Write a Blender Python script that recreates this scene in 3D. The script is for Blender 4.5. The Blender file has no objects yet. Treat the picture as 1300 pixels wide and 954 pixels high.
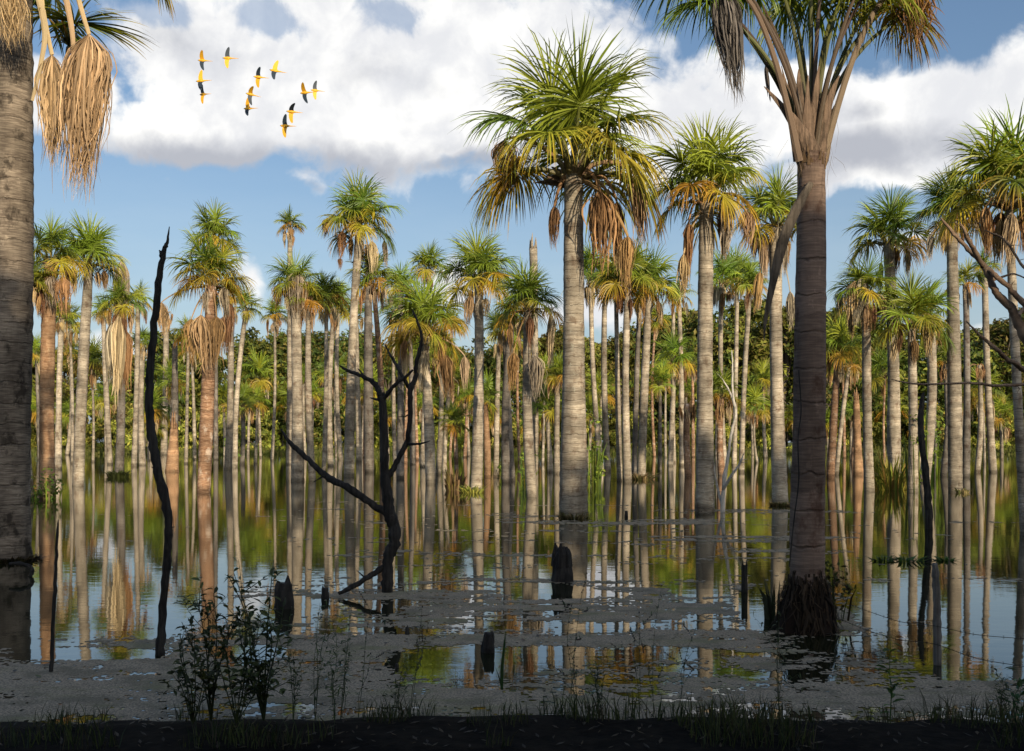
import bpy, math, random
import numpy as np
from mathutils import Vector
R = math.radians
F, CH, HY, CX = 1300.0, 1.9, 562.0, 650.0       # focal in photo pixels, eye height, horizon row, centre column
SC = bpy.context.scene
COL = SC.collection

# ------------------------------------------------------------------ helpers
def dist(by): return F * CH / (by - HY)
def at(px, py, D): return Vector(((px - CX) / F * D, D, CH + (HY - py) / F * D))

def tag(o, label=None, cat=None, group=None, kind=None):
    if label: o['label'] = label
    if cat: o['category'] = cat
    if group: o['group'] = group
    if kind: o['kind'] = kind
    return o

def empty(name, loc, label, cat, group=None):
    o = bpy.data.objects.new(name, None); COL.objects.link(o)
    o.location = loc; o.empty_display_size = .3
    return tag(o, label, cat, group)

class MB:
    """collects vertices, faces and a colour per vertex"""
    def __init__(s): s.v = []; s.f = []; s.c = []; s.n = 0; s.m = []
    def add(s, v, f, c=None, mi=0):
        v = np.asarray(v, dtype=np.float64).reshape(-1, 3)
        s.v.append(v)
        f = np.asarray(f, dtype=np.int64).reshape(-1, 4) + s.n
        s.f.append(f); s.m.append(np.full(len(f), mi))
        if c is None: c = np.ones((len(v), 3)) * .5
        c = np.asarray(c, dtype=np.float64)
        if c.ndim == 1: c = np.tile(c, (len(v), 1))
        s.c.append(c); s.n += len(v)
    def mesh(s, name, mats, smooth=False):
        V = np.concatenate(s.v); Q = np.concatenate(s.f); C = np.concatenate(s.c); M = np.concatenate(s.m)
        me = bpy.data.meshes.new(name)
        tri = Q[:, 2] == Q[:, 3]
        cnt = np.where(tri, 3, 4)
        loops = Q.ravel()
        keep = np.ones(loops.shape, bool).reshape(-1, 4); keep[tri, 3] = False
        loops = loops[keep.ravel()]
        start = np.concatenate([[0], np.cumsum(cnt)[:-1]])
        me.vertices.add(len(V)); me.vertices.foreach_set('co', V.ravel())
        me.loops.add(len(loops)); me.loops.foreach_set('vertex_index', loops.astype(np.int32))
        me.polygons.add(len(Q)); me.polygons.foreach_set('loop_start', start.astype(np.int32))
        if not isinstance(mats, (list, tuple)): mats = [mats]
        for m in mats: me.materials.append(m)
        me.polygons.foreach_set('material_index', M.astype(np.int32))
        me.polygons.foreach_set('use_smooth', np.full(len(Q), smooth))
        me.update(calc_edges=True)
        a = me.color_attributes.new('Col', 'FLOAT_COLOR', 'POINT')
        a.data.foreach_set('color', np.concatenate([C, np.ones((len(C), 1))], 1).ravel())
        me.validate()
        return me
    def build(s, name, mats, parent=None, smooth=False, loc=None):
        o = bpy.data.objects.new(name, s.mesh(name, mats, smooth)); COL.objects.link(o)
        if parent: o.parent = parent
        if loc is not None: o.location = loc
        return o

def tube(mb, pts, rad, sides=8, col=None, flat=1.0, rng=None, jag=0.0, cap=True, mi=0):
    pts = np.asarray([tuple(p) for p in pts], float); rad = np.asarray(rad, float)
    n = len(pts)
    if len(rad) != n: rad = np.interp(np.linspace(0, 1, n), np.linspace(0, 1, len(rad)), rad)
    T = np.gradient(pts, axis=0); T /= np.linalg.norm(T, axis=1)[:, None] + 1e-9
    up = np.array([0, 1.0, 0]) if abs(T[0][1]) < .8 else np.array([1.0, 0, 0])
    A = np.cross(T, up); A /= np.linalg.norm(A, axis=1)[:, None]
    B = np.cross(T, A)
    th = np.arange(sides) / sides * 2 * math.pi
    r = rad[:, None] * np.ones(sides)[None]
    if rng is not None and jag: r = r * (1 + rng.uniform(-jag, jag, r.shape))
    P = pts[:, None] + r[..., None] * (np.cos(th)[None, :, None] * A[:, None] + flat * np.sin(th)[None, :, None] * B[:, None])
    V = P.reshape(-1, 3)
    i, j = np.meshgrid(np.arange(n - 1), np.arange(sides), indexing='ij')
    a = i * sides + j; b = i * sides + (j + 1) % sides
    Fq = np.stack([a, b, b + sides, a + sides], -1).reshape(-1, 4)
    V = list(V)
    if cap:
        V.append(pts[0]); V.append(pts[-1]); k = n * sides
        e = [[k, (j + 1) % sides, j, j] for j in range(sides)]
        e += [[k + 1, (n - 1) * sides + j, (n - 1) * sides + (j + 1) % sides, (n - 1) * sides + (j + 1) % sides] for j in range(sides)]
        Fq = np.concatenate([Fq, np.array(e)])
    if col is not None and np.ndim(col) == 2:
        c = np.repeat(np.asarray(col), sides, 0)
        if cap: c = np.concatenate([c, c[:1], c[-1:]])
    else: c = np.array(col if col is not None else (.5, .5, .5))
    mb.add(V, Fq, c, mi)

def smooth_path(P, k=4):
    """Catmull-Rom through the points of P (rows may carry a radius as well)"""
    P = np.asarray(P, float); n = len(P)
    if n < 3: return P
    out = []
    E = np.vstack([2 * P[0] - P[1], P, 2 * P[-1] - P[-2]])
    for i in range(n - 1):
        p0, p1, p2, p3 = E[i:i + 4]
        for t in np.arange(k) / k:
            out.append(.5 * ((2 * p1) + (p2 - p0) * t + (2 * p0 - 5 * p1 + 4 * p2 - p3) * t * t + (3 * p1 - p0 - 3 * p2 + p3) * t ** 3))
    out.append(P[-1])
    return np.array(out)

# ------------------------------------------------------------------ node helpers and materials
def new_mat(name):
    m = bpy.data.materials.new(name); m.use_nodes = True
    nt = m.node_tree; nt.nodes.clear()
    out = nt.nodes.new('ShaderNodeOutputMaterial')
    return m, nt, out

def N(nt, t, **kw):
    n = nt.nodes.new(t)
    for k, v in kw.items():
        if k.startswith('_'): setattr(n, k[1:], v)
    return n
def L(nt, a, b): nt.links.new(a, b)
def setin(n, name, v): n.inputs[name].default_value = v
def ramp(nt, fac, stops, interp='LINEAR'):
    r = nt.nodes.new('ShaderNodeValToRGB'); r.color_ramp.interpolation = interp
    while len(r.color_ramp.elements) < len(stops): r.color_ramp.elements.new(.5)
    for e, (p, c) in zip(r.color_ramp.elements, stops):
        e.position = p; e.color = (*c, 1) if len(c) == 3 else c
    L(nt, fac, r.inputs[0]); return r.outputs[0]
def math_(nt, op, a, b=None, c=None):
    n = nt.nodes.new('ShaderNodeMath'); n.operation = op
    for i, x in enumerate((a, b, c)):
        if x is None: continue
        if isinstance(x, (int, float)): n.inputs[i].default_value = x
        else: L(nt, x, n.inputs[i])
    return n.outputs[0]
def mixc(nt, f, a, b, mode='MIX'):
    n = nt.nodes.new('ShaderNodeMix'); n.data_type = 'RGBA'; n.blend_type = mode
    for idx, x in ((0, f), (6, a), (7, b)):
        if isinstance(x, (int, float)): n.inputs[idx].default_value = x
        elif isinstance(x, tuple): n.inputs[idx].default_value = (*x, 1) if len(x) == 3 else x
        else: L(nt, x, n.inputs[idx])
    return n.outputs[2]
def noise(nt, vec, scale, detail=4, rough=.55, dist=0):
    n = nt.nodes.new('ShaderNodeTexNoise')
    setin(n, 'Scale', scale); setin(n, 'Detail', detail); setin(n, 'Roughness', rough); setin(n, 'Distortion', dist)
    if vec is not None: L(nt, vec, n.inputs['Vector'])
    return n.outputs[0]
def mapping(nt, vec, scale=(1, 1, 1), loc=(0, 0, 0)):
    n = nt.nodes.new('ShaderNodeMapping'); setin(n, 'Scale', scale); setin(n, 'Location', loc)
    L(nt, vec, n.inputs[0]); return n.outputs[0]
def bump(nt, h, strength, d):
    n = nt.nodes.new('ShaderNodeBump'); setin(n, 'Strength', strength); setin(n, 'Distance', d)
    L(nt, h, n.inputs['Height']); return n.outputs[0]

def leaf_mat(name, trans=.28, rough=.45, spec=.35, vary=.25):
    m, nt, out = new_mat(name)
    at_ = N(nt, 'ShaderNodeAttribute'); at_.attribute_name = 'Col'
    oi = N(nt, 'ShaderNodeObjectInfo')
    geo = N(nt, 'ShaderNodeNewGeometry')
    nz = noise(nt, geo.outputs['Position'], 3.0, 3)
    v = math_(nt, 'MULTIPLY_ADD', oi.outputs['Random'], vary, 1 - vary / 2)
    v = math_(nt, 'MULTIPLY', v, math_(nt, 'MULTIPLY_ADD', nz, .5, .75))
    hsv = N(nt, 'ShaderNodeHueSaturation')
    L(nt, math_(nt, 'MULTIPLY_ADD', oi.outputs['Random'], .03, .485), hsv.inputs['Hue'])
    L(nt, v, hsv.inputs['Value']); L(nt, at_.outputs['Color'], hsv.inputs['Color'])
    p = N(nt, 'ShaderNodeBsdfPrincipled'); L(nt, hsv.outputs[0], p.inputs['Base Color'])
    setin(p, 'Roughness', rough); setin(p, 'Specular IOR Level', spec)
    t = N(nt, 'ShaderNodeBsdfTranslucent'); L(nt, hsv.outputs[0], t.inputs['Color'])
    mx = N(nt, 'ShaderNodeMixShader'); setin(mx, 'Fac', trans)
    L(nt, p.outputs[0], mx.inputs[1]); L(nt, t.outputs[0], mx.inputs[2]); L(nt, mx.outputs[0], out.inputs[0])
    return m

def trunk_mat(name, light, dark, stain, stain_amt=.45, period=.26, line=.55):
    m, nt, out = new_mat(name)
    tc = N(nt, 'ShaderNodeTexCoord'); oi = N(nt, 'ShaderNodeObjectInfo')
    co = tc.outputs['Object']
    off = N(nt, 'ShaderNodeVectorMath'); off.operation = 'SCALE'
    cmb = N(nt, 'ShaderNodeCombineXYZ'); L(nt, oi.outputs['Random'], cmb.inputs[0]); L(nt, oi.outputs['Random'], cmb.inputs[1]); L(nt, oi.outputs['Random'], cmb.inputs[2])
    L(nt, cmb.outputs[0], off.inputs[0]); off.inputs['Scale'].default_value = 37.0
    add = N(nt, 'ShaderNodeVectorMath'); L(nt, co, add.inputs[0]); L(nt, off.outputs[0], add.inputs[1])
    v = add.outputs[0]
    sep = N(nt, 'ShaderNodeSeparateXYZ'); L(nt, v, sep.inputs[0])
    wob = noise(nt, mapping(nt, v, (2.6, 2.6, 1.4)), 2.0, 4)
    z = math_(nt, 'ADD', sep.outputs[2], math_(nt, 'MULTIPLY', wob, .16))
    zz = math_(nt, 'DIVIDE', z, period)
    fr = math_(nt, 'FRACT', zz)
    tri = math_(nt, 'ABSOLUTE', math_(nt, 'SUBTRACT', fr, .5))
    ln = math_(nt, 'MULTIPLY', ramp_f(nt, tri, .44, .495), math_(nt, 'MULTIPLY_ADD', noise(nt, v, 4, 2), 1.3, -.1))
    fine = ramp_f(nt, noise(nt, mapping(nt, v, (5, 5, 60)), 1.0, 4, .6), .35, .75)
    blot = noise(nt, mapping(nt, v, (2.2, 2.2, 1.6)), 1.6, 6, .65)
    fib = noise(nt, mapping(nt, v, (40, 40, 3)), 1.0, 3)
    c = mixc(nt, fine, dark, light)
    c = mixc(nt, math_(nt, 'MULTIPLY', ramp_f(nt, blot, .52, .66), stain_amt), c, stain)
    c = mixc(nt, math_(nt, 'MULTIPLY', fib, .35), c, dark)
    c = mixc(nt, math_(nt, 'MULTIPLY', ln, line), c, tuple(x * .25 for x in dark))
    lich = ramp_f(nt, noise(nt, mapping(nt, v, (3, 3, 2)), 2.6, 5, .7), .60, .68)
    c = mixc(nt, math_(nt, 'MULTIPLY', lich, .35), c, tuple(min(.62, x * 1.35) for x in light))
    hs = N(nt, 'ShaderNodeHueSaturation'); L(nt, c, hs.inputs['Color'])
    wn = N(nt, 'ShaderNodeTexWhiteNoise'); wn.noise_dimensions = '1D'
    L(nt, math_(nt, 'FLOOR', math_(nt, 'ADD', zz, .5)), wn.inputs['W'])
    ringv = math_(nt, 'MULTIPLY_ADD', wn.outputs[0], .50, .70)
    s2 = N(nt, 'ShaderNodeSeparateXYZ'); L(nt, co, s2.inputs[0])
    wet = math_(nt, 'MULTIPLY_ADD', ramp_f(nt, math_(nt, 'SUBTRACT', s2.outputs[2], math_(nt, 'MULTIPLY', wob, .25)), -.05, .16), .45, .55)
    ringv = math_(nt, 'MULTIPLY', ringv, wet)
    grime = math_(nt, 'MULTIPLY_ADD', ramp_f(nt, noise(nt, mapping(nt, v, (1.2, 1.2, .5)), 1.3, 4, .6), .35, .65), .50, .60)
    L(nt, math_(nt, 'MULTIPLY', math_(nt, 'MULTIPLY', math_(nt, 'MULTIPLY_ADD', oi.outputs['Random'], .40, .88), ringv), grime), hs.inputs['Value'])
    p = N(nt, 'ShaderNodeBsdfPrincipled'); L(nt, hs.outputs[0], p.inputs['Base Color'])
    setin(p, 'Roughness', .85); setin(p, 'Specular IOR Level', .2)
    hgt = math_(nt, 'SUBTRACT', math_(nt, 'ADD', math_(nt, 'MULTIPLY', fib, .3), math_(nt, 'MULTIPLY', blot, .6)), ln)
    L(nt, bump(nt, hgt, .8, .02), p.inputs['Normal'])
    L(nt, p.outputs[0], out.inputs[0])
    return m

def ramp_f(nt, x, a, b):
    n = nt.nodes.new('ShaderNodeMapRange'); n.interpolation_type = 'SMOOTHSTEP'
    n.inputs['From Min'].default_value = a; n.inputs['From Max'].default_value = b
    L(nt, x, n.inputs['Value']); return n.outputs[0]

def wood_mat(name, a, b, sc=(30, 30, 2), rough=.85, bmp=.7):
    m, nt, out = new_mat(name)
    tc = N(nt, 'ShaderNodeTexCoord'); co = tc.outputs['Object']
    f = noise(nt, mapping(nt, co, sc), 1.0, 5, .6)
    g = noise(nt, co, 5, 5, .6)
    c = mixc(nt, ramp_f(nt, f, .3, .7), a, b)
    c = mixc(nt, math_(nt, 'MULTIPLY', ramp_f(nt, g, .45, .7), .6), c, tuple(x * .4 for x in a))
    p = N(nt, 'ShaderNodeBsdfPrincipled'); L(nt, c, p.inputs['Base Color'])
    setin(p, 'Roughness', rough); setin(p, 'Specular IOR Level', .25)
    L(nt, bump(nt, math_(nt, 'ADD', f, g), bmp, .02), p.inputs['Normal'])
    L(nt, p.outputs[0], out.inputs[0])
    return m

M_LEAF = leaf_mat('palm_leaf')
M_DEAD = leaf_mat('dead_palm_leaf', trans=.12, rough=.8, spec=.15, vary=.3)
M_TREE = leaf_mat('tree_leaf', trans=.25, rough=.6, spec=.2, vary=.45)
M_TRUNK = trunk_mat('palm_bark', (.54, .475, .375), (.27, .22, .16), (.13, .075, .045), .75, .22, .75)
M_BROWN = trunk_mat('brown_bark', (.50, .33, .21), (.17, .085, .045), (.60, .50, .40), .75, .16, .8)
M_ORANGE = trunk_mat('bare_wood', (.56, .38, .23), (.30, .165, .085), (.15, .07, .035), .6, .3, .45)
M_GREY = trunk_mat('old_bark', (.27, .24, .205), (.135, .115, .095), (.07, .038, .025), .8, .36, .5)
M_NEAR = trunk_mat('near_bark', (.37, .305, .23), (.135, .105, .08), (.028, .022, .016), .95, .33, .7)
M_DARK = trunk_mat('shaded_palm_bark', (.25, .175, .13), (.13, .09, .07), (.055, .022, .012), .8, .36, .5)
M_BURNT = wood_mat('burnt_wood', (.010, .009, .0085), (.045, .040, .035), (25, 25, 3))
M_POST = wood_mat('weathered_wood', (.10, .09, .08), (.22, .20, .18))
M_PALE = wood_mat('bleached_wood', (.42, .38, .32), (.60, .56, .50))
M_BARE = wood_mat('bare_branch', (.16, .10, .065), (.34, .24, .16), (10, 10, 10))
M_BOOT = wood_mat('leaf_base_fibre', (.085, .058, .040), (.23, .155, .105), (45, 45, 3))
M_BARK = wood_mat('tree_bark', (.07, .055, .04), (.16, .13, .10))

# ------------------------------------------------------------------ palm parts
GREENS = [(.175, .245, .022), (.225, .285, .028), (.285, .315, .030), (.120, .180, .024)]
YEL = (.46, .34, .03); ORA = (.56, .26, .025); RUST = (.26, .105, .04)
TANS = [(.48, .33, .17), (.38, .22, .10), (.54, .41, .25), (.25, .14, .07), (.42, .35, .25)]
def unit(v): return v / (np.linalg.norm(v, axis=-1, keepdims=True) + 1e-9)

def blade(mb, P, t, Lb, n, droop, rng, col, tip, spread=2.65, st=5, wid=1.0, fold=.35, keep=1.0, roll=0.0):
    """fan leaf: n narrow segments radiating from P; col at the heart, tip colour at the ends"""
    t = unit(np.asarray(t, float)); Z = np.array([0, 0, 1.0])
    s = np.cross(t, Z)
    if np.linalg.norm(s) < .15: s = np.array([math.cos(rng.uniform(0, 6.28)), math.sin(rng.uniform(0, 6.28)), 0])
    s = unit(s - t * np.dot(s, t)); nn = np.cross(s, t)
    if roll:
        s, nn = s * math.cos(roll) + nn * math.sin(roll), nn * math.cos(roll) - s * math.sin(roll)
    th = np.linspace(-spread, spread, n) + rng.uniform(-.04, .04, n)
    if keep < 1: th = th[rng.random(n) < keep]
    n = len(th)
    d = np.cos(th)[:, None] * t + np.sin(th)[:, None] * s + (fold * np.abs(np.sin(th)) - .1)[:, None] * nn * rng.choice([1, 1, .4])
    d = unit(d + rng.normal(0, .07, (n, 3)))
    Ls = Lb * (0.80 + .2 * np.cos(th * .8)) * rng.uniform(.86, 1.08, n)
    p0 = P + t * (np.clip(np.cos(th), -.2, 1)[:, None] * .10 * Lb)
    ks = np.linspace(0, 1, st + 1)
    dr = droop * rng.uniform(.45, 1.6, n)
    tw = rng.uniform(-1.0, 1.0, n)
    pos = p0.copy(); rows = []; dirs = []
    cur = d.copy()
    for k in range(st + 1):
        rows.append(pos.copy()); dirs.append(cur.copy())
        if k < st:
            cur = unit(d + np.array([0, 0, -1.0]) * (dr * ((k + .6) / st) ** 1.9)[:, None])
            pos = pos + cur * (Ls / st)[:, None]
    rows = np.array(rows); dirs = np.array(dirs)
    W = np.interp(ks, [0, .15, .42, .75, 1], [.008, .0165, .019, .012, .001]) * Lb * wid * (52 / max(n, 30)) ** .85
    side = unit(np.cross(dirs, nn[None, None]))
    nor = np.cross(side, dirs)
    side = side * np.cos(tw)[None, :, None] + nor * np.sin(tw)[None, :, None]
    A = rows + side * W[:, None, None]; B = rows - side * W[:, None, None]
    V = np.stack([A, B], 2).transpose(1, 0, 2, 3).reshape(-1, 3)   # n, st+1, 2
    i, k = np.meshgrid(np.arange(n), np.arange(st), indexing='ij')
    a = i * (st + 1) * 2 + k * 2
    Fq = np.stack([a, a + 1, a + 3, a + 2], -1).reshape(-1, 4)
    mixv = np.clip((ks[None] ** 2.0) * 1.0 * rng.uniform(.5, 1.3, n)[:, None], 0, 1)
    c = np.asarray(col)[None, None] * (1 - mixv[..., None]) + np.asarray(tip)[None, None] * mixv[..., None]
    c = c * rng.uniform(.75, 1.25, n)[:, None, None]
    c = np.repeat(c[:, :, None], 2, 2).reshape(-1, 3)
    mb.add(V, Fq, c)

def dead_blade(mb, P, Lb, w, n, rng, col, st=7, lean=(0, 0)):
    """withered leaf hanging folded like a closed umbrella, its ribbons curling loose"""
    P = np.asarray(P, float)
    th = rng.uniform(0, 2 * math.pi, n)
    rr = np.sqrt(rng.uniform(.02, 1, n)) * rng.uniform(.7, 1.0, n)
    rad = np.stack([np.cos(th) * rr, np.sin(th) * rr * .8, np.zeros(n)], 1)
    Ls = Lb * rng.uniform(.45, 1.08, n) * (1 - .12 * rr)
    ks = np.linspace(0, 1, st + 1)
    peak = rng.uniform(.28, .55)
    env = np.interp(ks, [0, .07, peak * .55, peak, .75, 1], [.03, .34, .84, 1.0, .66, .48]) * w * .5
    e2 = env[:, None] * (1 + rng.normal(0, .16, n)[None] * ks[:, None] * 2)
    wob = np.cumsum(rng.normal(0, .020 * w, (st + 1, n, 3)), 0) * np.linspace(0, 1.6, st + 1)[:, None, None]
    wob[..., 2] *= .3
    curl = rng.normal(0, .10 * w, (n, 3)); curl[:, 2] = np.abs(curl[:, 2]) * .4
    rows = P + rad[None] * e2[:, :, None] + wob + curl[None] * (np.clip(ks - .6, 0, 1) ** 2 * 6)[:, None, None]
    sway = rng.normal(0, .05, 2)
    rows = rows + np.array([lean[0] + sway[0], lean[1] + sway[1], -1.0])[None, None] * (ks[:, None] * Ls[None])[..., None]
    tang = rng.uniform(0, math.pi, n)
    sd = np.stack([np.cos(tang), np.sin(tang), np.zeros(n)], 1)
    W = np.interp(ks, [0, .2, .5, .8, 1], [.006, .020, .020, .012, .002]) * Lb * .62 * (60 / max(n, 20)) ** .5
    W = W[:, None] * rng.uniform(.5, 1.5, n)[None]
    A = rows + sd[None] * W[:, :, None]; B = rows - sd[None] * W[:, :, None]
    V = np.stack([A, B], 2).transpose(1, 0, 2, 3).reshape(-1, 3)
    i, k = np.meshgrid(np.arange(n), np.arange(st), indexing='ij')
    a = i * (st + 1) * 2 + k * 2
    Fq = np.stack([a, a + 1, a + 3, a + 2], -1).reshape(-1, 4)
    c = np.asarray(col)[None, None] * rng.uniform(.35, 1.35, n)[:, None, None] * np.ones((n, (st + 1) * 2, 1))
    mb.add(V, Fq, c.reshape(-1, 3))

def petiole(mb, a, c, b, w0, w1, col, colb=None, sides=6, flat=.55, k=8, boot=False):
    a, c, b = (np.asarray(x, float) for x in (a, c, b))
    t = np.linspace(0, 1, k)[:, None]
    P = (1 - t) ** 2 * a + 2 * t * (1 - t) * c + t * t * b
    rad = w0 + (w1 - w0) * np.linspace(0, 1, k) ** .6
    if boot:
        tt = np.linspace(0, 1, k); rad = np.interp(tt, [0, .14, .3, .6, .9, 1], [w0 * .45, w0, w0 * .82, w0 * .45 + w1 * .5, w1, w1 * .3])
        rad = rad * (1 + .05 * np.sin(tt * 21 + w0 * 999))
    if colb is not None:
        cc = np.asarray(colb) + (np.asarray(col) - np.asarray(colb)) * np.linspace(0, 1, k)[:, None] ** .6
    else: cc = np.asarray(col)
    tube(mb, P, rad, sides, cc, flat)
    return P[-1], P[-1] - P[-2]

def frond_list(seed, n_live, n_dead, old=.3, tall=1.0, drop=1.0):
    """frond parameters from the youngest (upright) to the oldest (hanging); crown radius is 1"""
    rng = np.random.default_rng(seed); out = []
    a0 = rng.uniform(0, 6.28)
    for i in range(n_live):
        q = i / max(1, n_live - 1)
        az = a0 + i * 2.39996 + rng.uniform(-.25, .25)
        el = R(84 - 80 * q ** .95 + rng.uniform(-9, 9))
        lp = (.66 - .10 * q) * rng.uniform(.82, 1.15)
        hh = np.array([math.cos(az), math.sin(az), 0])
        end = hh * math.cos(el) * lp + np.array([0, 0, math.sin(el) * lp * tall])
        end = end - np.array([0, 0, .10 * q * q])
        mid = end * .5 + np.array([0, 0, .10 + .10 * q]) * lp
        tdir = unit((end - mid) + np.array([0, 0, -.25 * q * lp]))
        droop = (.35 + 3.0 * q ** 1.05) * drop
        g = np.array(GREENS[rng.integers(0, 4)])
        if q > 1 - old:
            y = (q - (1 - old)) / max(old, .01)
            tip = np.array(YEL) * (1 - y) + np.array(ORA) * y if rng.random() < .75 else g * 1.1
            if y > .35 and rng.random() < .7: g = g * .35 + np.array(YEL if rng.random() < .6 else ORA) * .6
        else: tip = g * 1.25 if rng.random() < .8 else np.array((.2, .2, .03))
        out.append(dict(dead=False, end=end, mid=mid, t=tdir, L=(.74 - .12 * q) * rng.uniform(.88, 1.12), droop=droop, col=g, tip=tip, roll=rng.uniform(-.5, .5)))
    for i in range(n_dead):
        az = a0 + i * 2.39996 + 1.0 + rng.uniform(-.4, .4)
        ro = rng.uniform(.14, .5); dz = rng.uniform(-.38, .02)
        end = np.array([math.cos(az) * ro, math.sin(az) * ro, dz])
        mid = end * .75 + np.array([0, 0, .18 + abs(dz) * .6])
        out.append(dict(dead=True, end=end, mid=mid, L=rng.uniform(.45, .95), w=rng.uniform(.14, .30), col=np.array(TANS[rng.integers(0, 5)])))
    return out, rng

def put_frond(mb, f, rng, nseg, r=1.0, neck=.06, ndead=60):
    base = np.array([f['end'][0], f['end'][1], 0.0]); base = unit(base) * neck * .6 if np.linalg.norm(base) > 1e-3 else base
    base = base + np.array([0, 0, -.05])
    if f['dead']:
        e, t = petiole(mb, base * r, f['mid'] * r, f['end'] * r, .030 * r, .010 * r, f['col'] * 1.1, (.22, .14, .08))
        dead_blade(mb, e, f['L'] * r, f['w'] * r, ndead, rng, f['col'])
    else:
        e, t = petiole(mb, base * r, f['mid'] * r, f['end'] * r, .032 * r, .011 * r, (.16, .19, .04), (.25, .17, .09))
        blade(mb, e, f['t'], f['L'] * r, nseg, f['droop'], rng, f['col'], f['tip'], roll=f['roll'])

CROWN_KINDS = {'open': (17, 1, .55, 1.0, 1.05),    # n_live, n_dead, old, tall, drop
    'lush': (17, 4, .35, 1.0, .9), 'yellow': (18, 4, .55, 1.0, 1.1), 'sparse': (11, 3, .25, 1.0, .8),
    'skirt': (15, 10, .35, 1.0, 1.0), 'small': (11, 5, .3, .9, .9), 'dead': (0, 9, 0, 1, 1), 'young': (15, 2, .2, 1.25, .55)}
PROTO = {}
def crown_proto(kind, var):
    key = (kind, var)
    if key not in PROTO:
        nl, nd, old, tall, drop = CROWN_KINDS[kind]
        fl, rng = frond_list(100 + var * 17 + len(kind) * 5, nl, nd, old, tall, drop)
        a, b = MB(), MB()
        for f in fl: put_frond(b if f['dead'] else a, f, rng, 48, ndead=46)
        PROTO[key] = (a.mesh('crown', M_LEAF) if nl else None, b.mesh('dead_skirt', M_DEAD) if nd else None)
    return PROTO[key]

def trunk_mesh(name, base, top, w0, w1, mat, rng, near=False, flare=1.0, snag=False, curve=.0):
    """trunk in local coordinates from z=-.3 up to top (local)"""
    top = np.asarray(top, float); H = top[2]
    n = int(H / (.13 if near else .7)) + 6
    n = min(n, 90); sides = 20 if near else 9
    t = np.linspace(0, 1, n)
    cx, cy = rng.normal(0, curve * H, 2)
    P = np.stack([top[0] * t + cx * np.sin(t * math.pi), top[1] * t + cy * np.sin(t * math.pi), -.3 + (H + .3) * t], 1)
    rad = (w0 + (w1 - w0) * t) * .5
    rad = rad * (1 + .05 * np.sin(t * 7 + rng.uniform(0, 6)) + rng.normal(0, .012, n))
    if flare > 1: rad = rad * (1 + (flare - 1) * np.exp(-np.maximum(P[:, 2], 0) / .35))
    if near: rad = rad * (1 + .022 * ((np.arange(n) % 2) * 2 - 1) * rng.uniform(.2, 1, n))
    mb = MB(); tube(mb, P, rad, sides, None, rng=rng, jag=.012)
    if snag:
        for a in np.linspace(0, 6.28, 7)[:-1]:
            h = rng.uniform(.3, 2.4) * w1
            q = P[-1] + np.array([math.cos(a), math.sin(a), 0]) * rad[-1] * .62
            tube(mb, [q - [0, 0, .2 * w1], q + [0, 0, h * .5], q + [rng.normal(0, .05) * w1, 0, h]], [rad[-1] * .42, rad[-1] * .3, .01], 5)
    return mb, P, rad

def palm(name, x, by, w, cx, cy, r, kind, label, mat=None, hero=0, cat='palm', seed=None, group='palms standing in the water', w_top=None,
         flare=1.0, extra_dead=(), curve=.004, name_trunk='trunk'):
    D = dist(by); m = D / F
    s = seed if seed is not None else int(x * 7 + by * 3)
    rng = np.random.default_rng(s)
    B = at(x, by, D); B.z = 0
    neck = at(cx, cy + .5 * r, D + rng.uniform(-.3, .3)) - B
    root = empty(name, B, label, cat, group)
    W = w * m
    wt = (w_top * m) if w_top else W * .78
    mb, P, rad = trunk_mesh('trunk', None, neck, W * 1.08, wt, mat or M_TRUNK, rng, near=hero > 0, flare=flare, snag=(kind == 'none'), curve=curve)
    mb.build(name_trunk, mat or M_TRUNK, root, smooth=True)
    if kind == 'none': return root, neck, m
    rm = r * m * (1.0 if by == 656 else 1.05)
    if hero:
        nl, nd, old, tall, drop = CROWN_KINDS[kind]
        fl, g = frond_list(s + 5, nl, nd, old, tall, drop)
        for f in fl:
            q = MB(); put_frond(q, f, g, 64 if hero == 1 else 88, rm, ndead=90)
            o = q.build('dead_frond' if f['dead'] else 'frond', M_DEAD if f['dead'] else M_LEAF, root, loc=neck)
    else:
        a, b = crown_proto(kind, s % 4)
        rz = rng.uniform(0, 6.28)
        for me in (a, b):
            if me is None: continue
            o = bpy.data.objects.new(me.name.split('.')[0], me); COL.objects.link(o); o.parent = root
            o.location = neck; o.scale = (rm, rm, rm * rng.uniform(.9, 1.1)); o.rotation_euler = (rng.uniform(-.08, .08), rng.uniform(-.08, .08), rz)
    for (ex, ey, bot, ww, dd) in extra_dead:
        q = MB(); e = np.array(at(ex, ey, D + dd) - B) - np.array(neck)
        mid = e * .6 + np.array([0, 0, .25 * rm])
        c = np.array(TANS[rng.integers(0, 5)])
        ee, t = petiole(q, (0, 0, -.05), mid, e, .03 * rm, .012 * rm, c, (.22, .14, .08), k=12)
        dead_blade(q, ee, (bot - ey) * m, ww * m, 110, rng, c)
        q.build('dead_frond', M_DEAD, root, loc=neck)
    return root, neck, m

# ------------------------------------------------------------------ camera, light, sky
cam = bpy.data.cameras.new('camera'); co = bpy.data.objects.new('camera', cam); COL.objects.link(co)
co.location = (0, 0, CH); co.rotation_euler = (R(90), 0, 0)
cam.sensor_width = 36; cam.lens = 36.0 * F / 1300; cam.shift_y = (HY - 477) / 1300
cam.clip_start = .05; cam.clip_end = 9000
SC.camera = co

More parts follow.
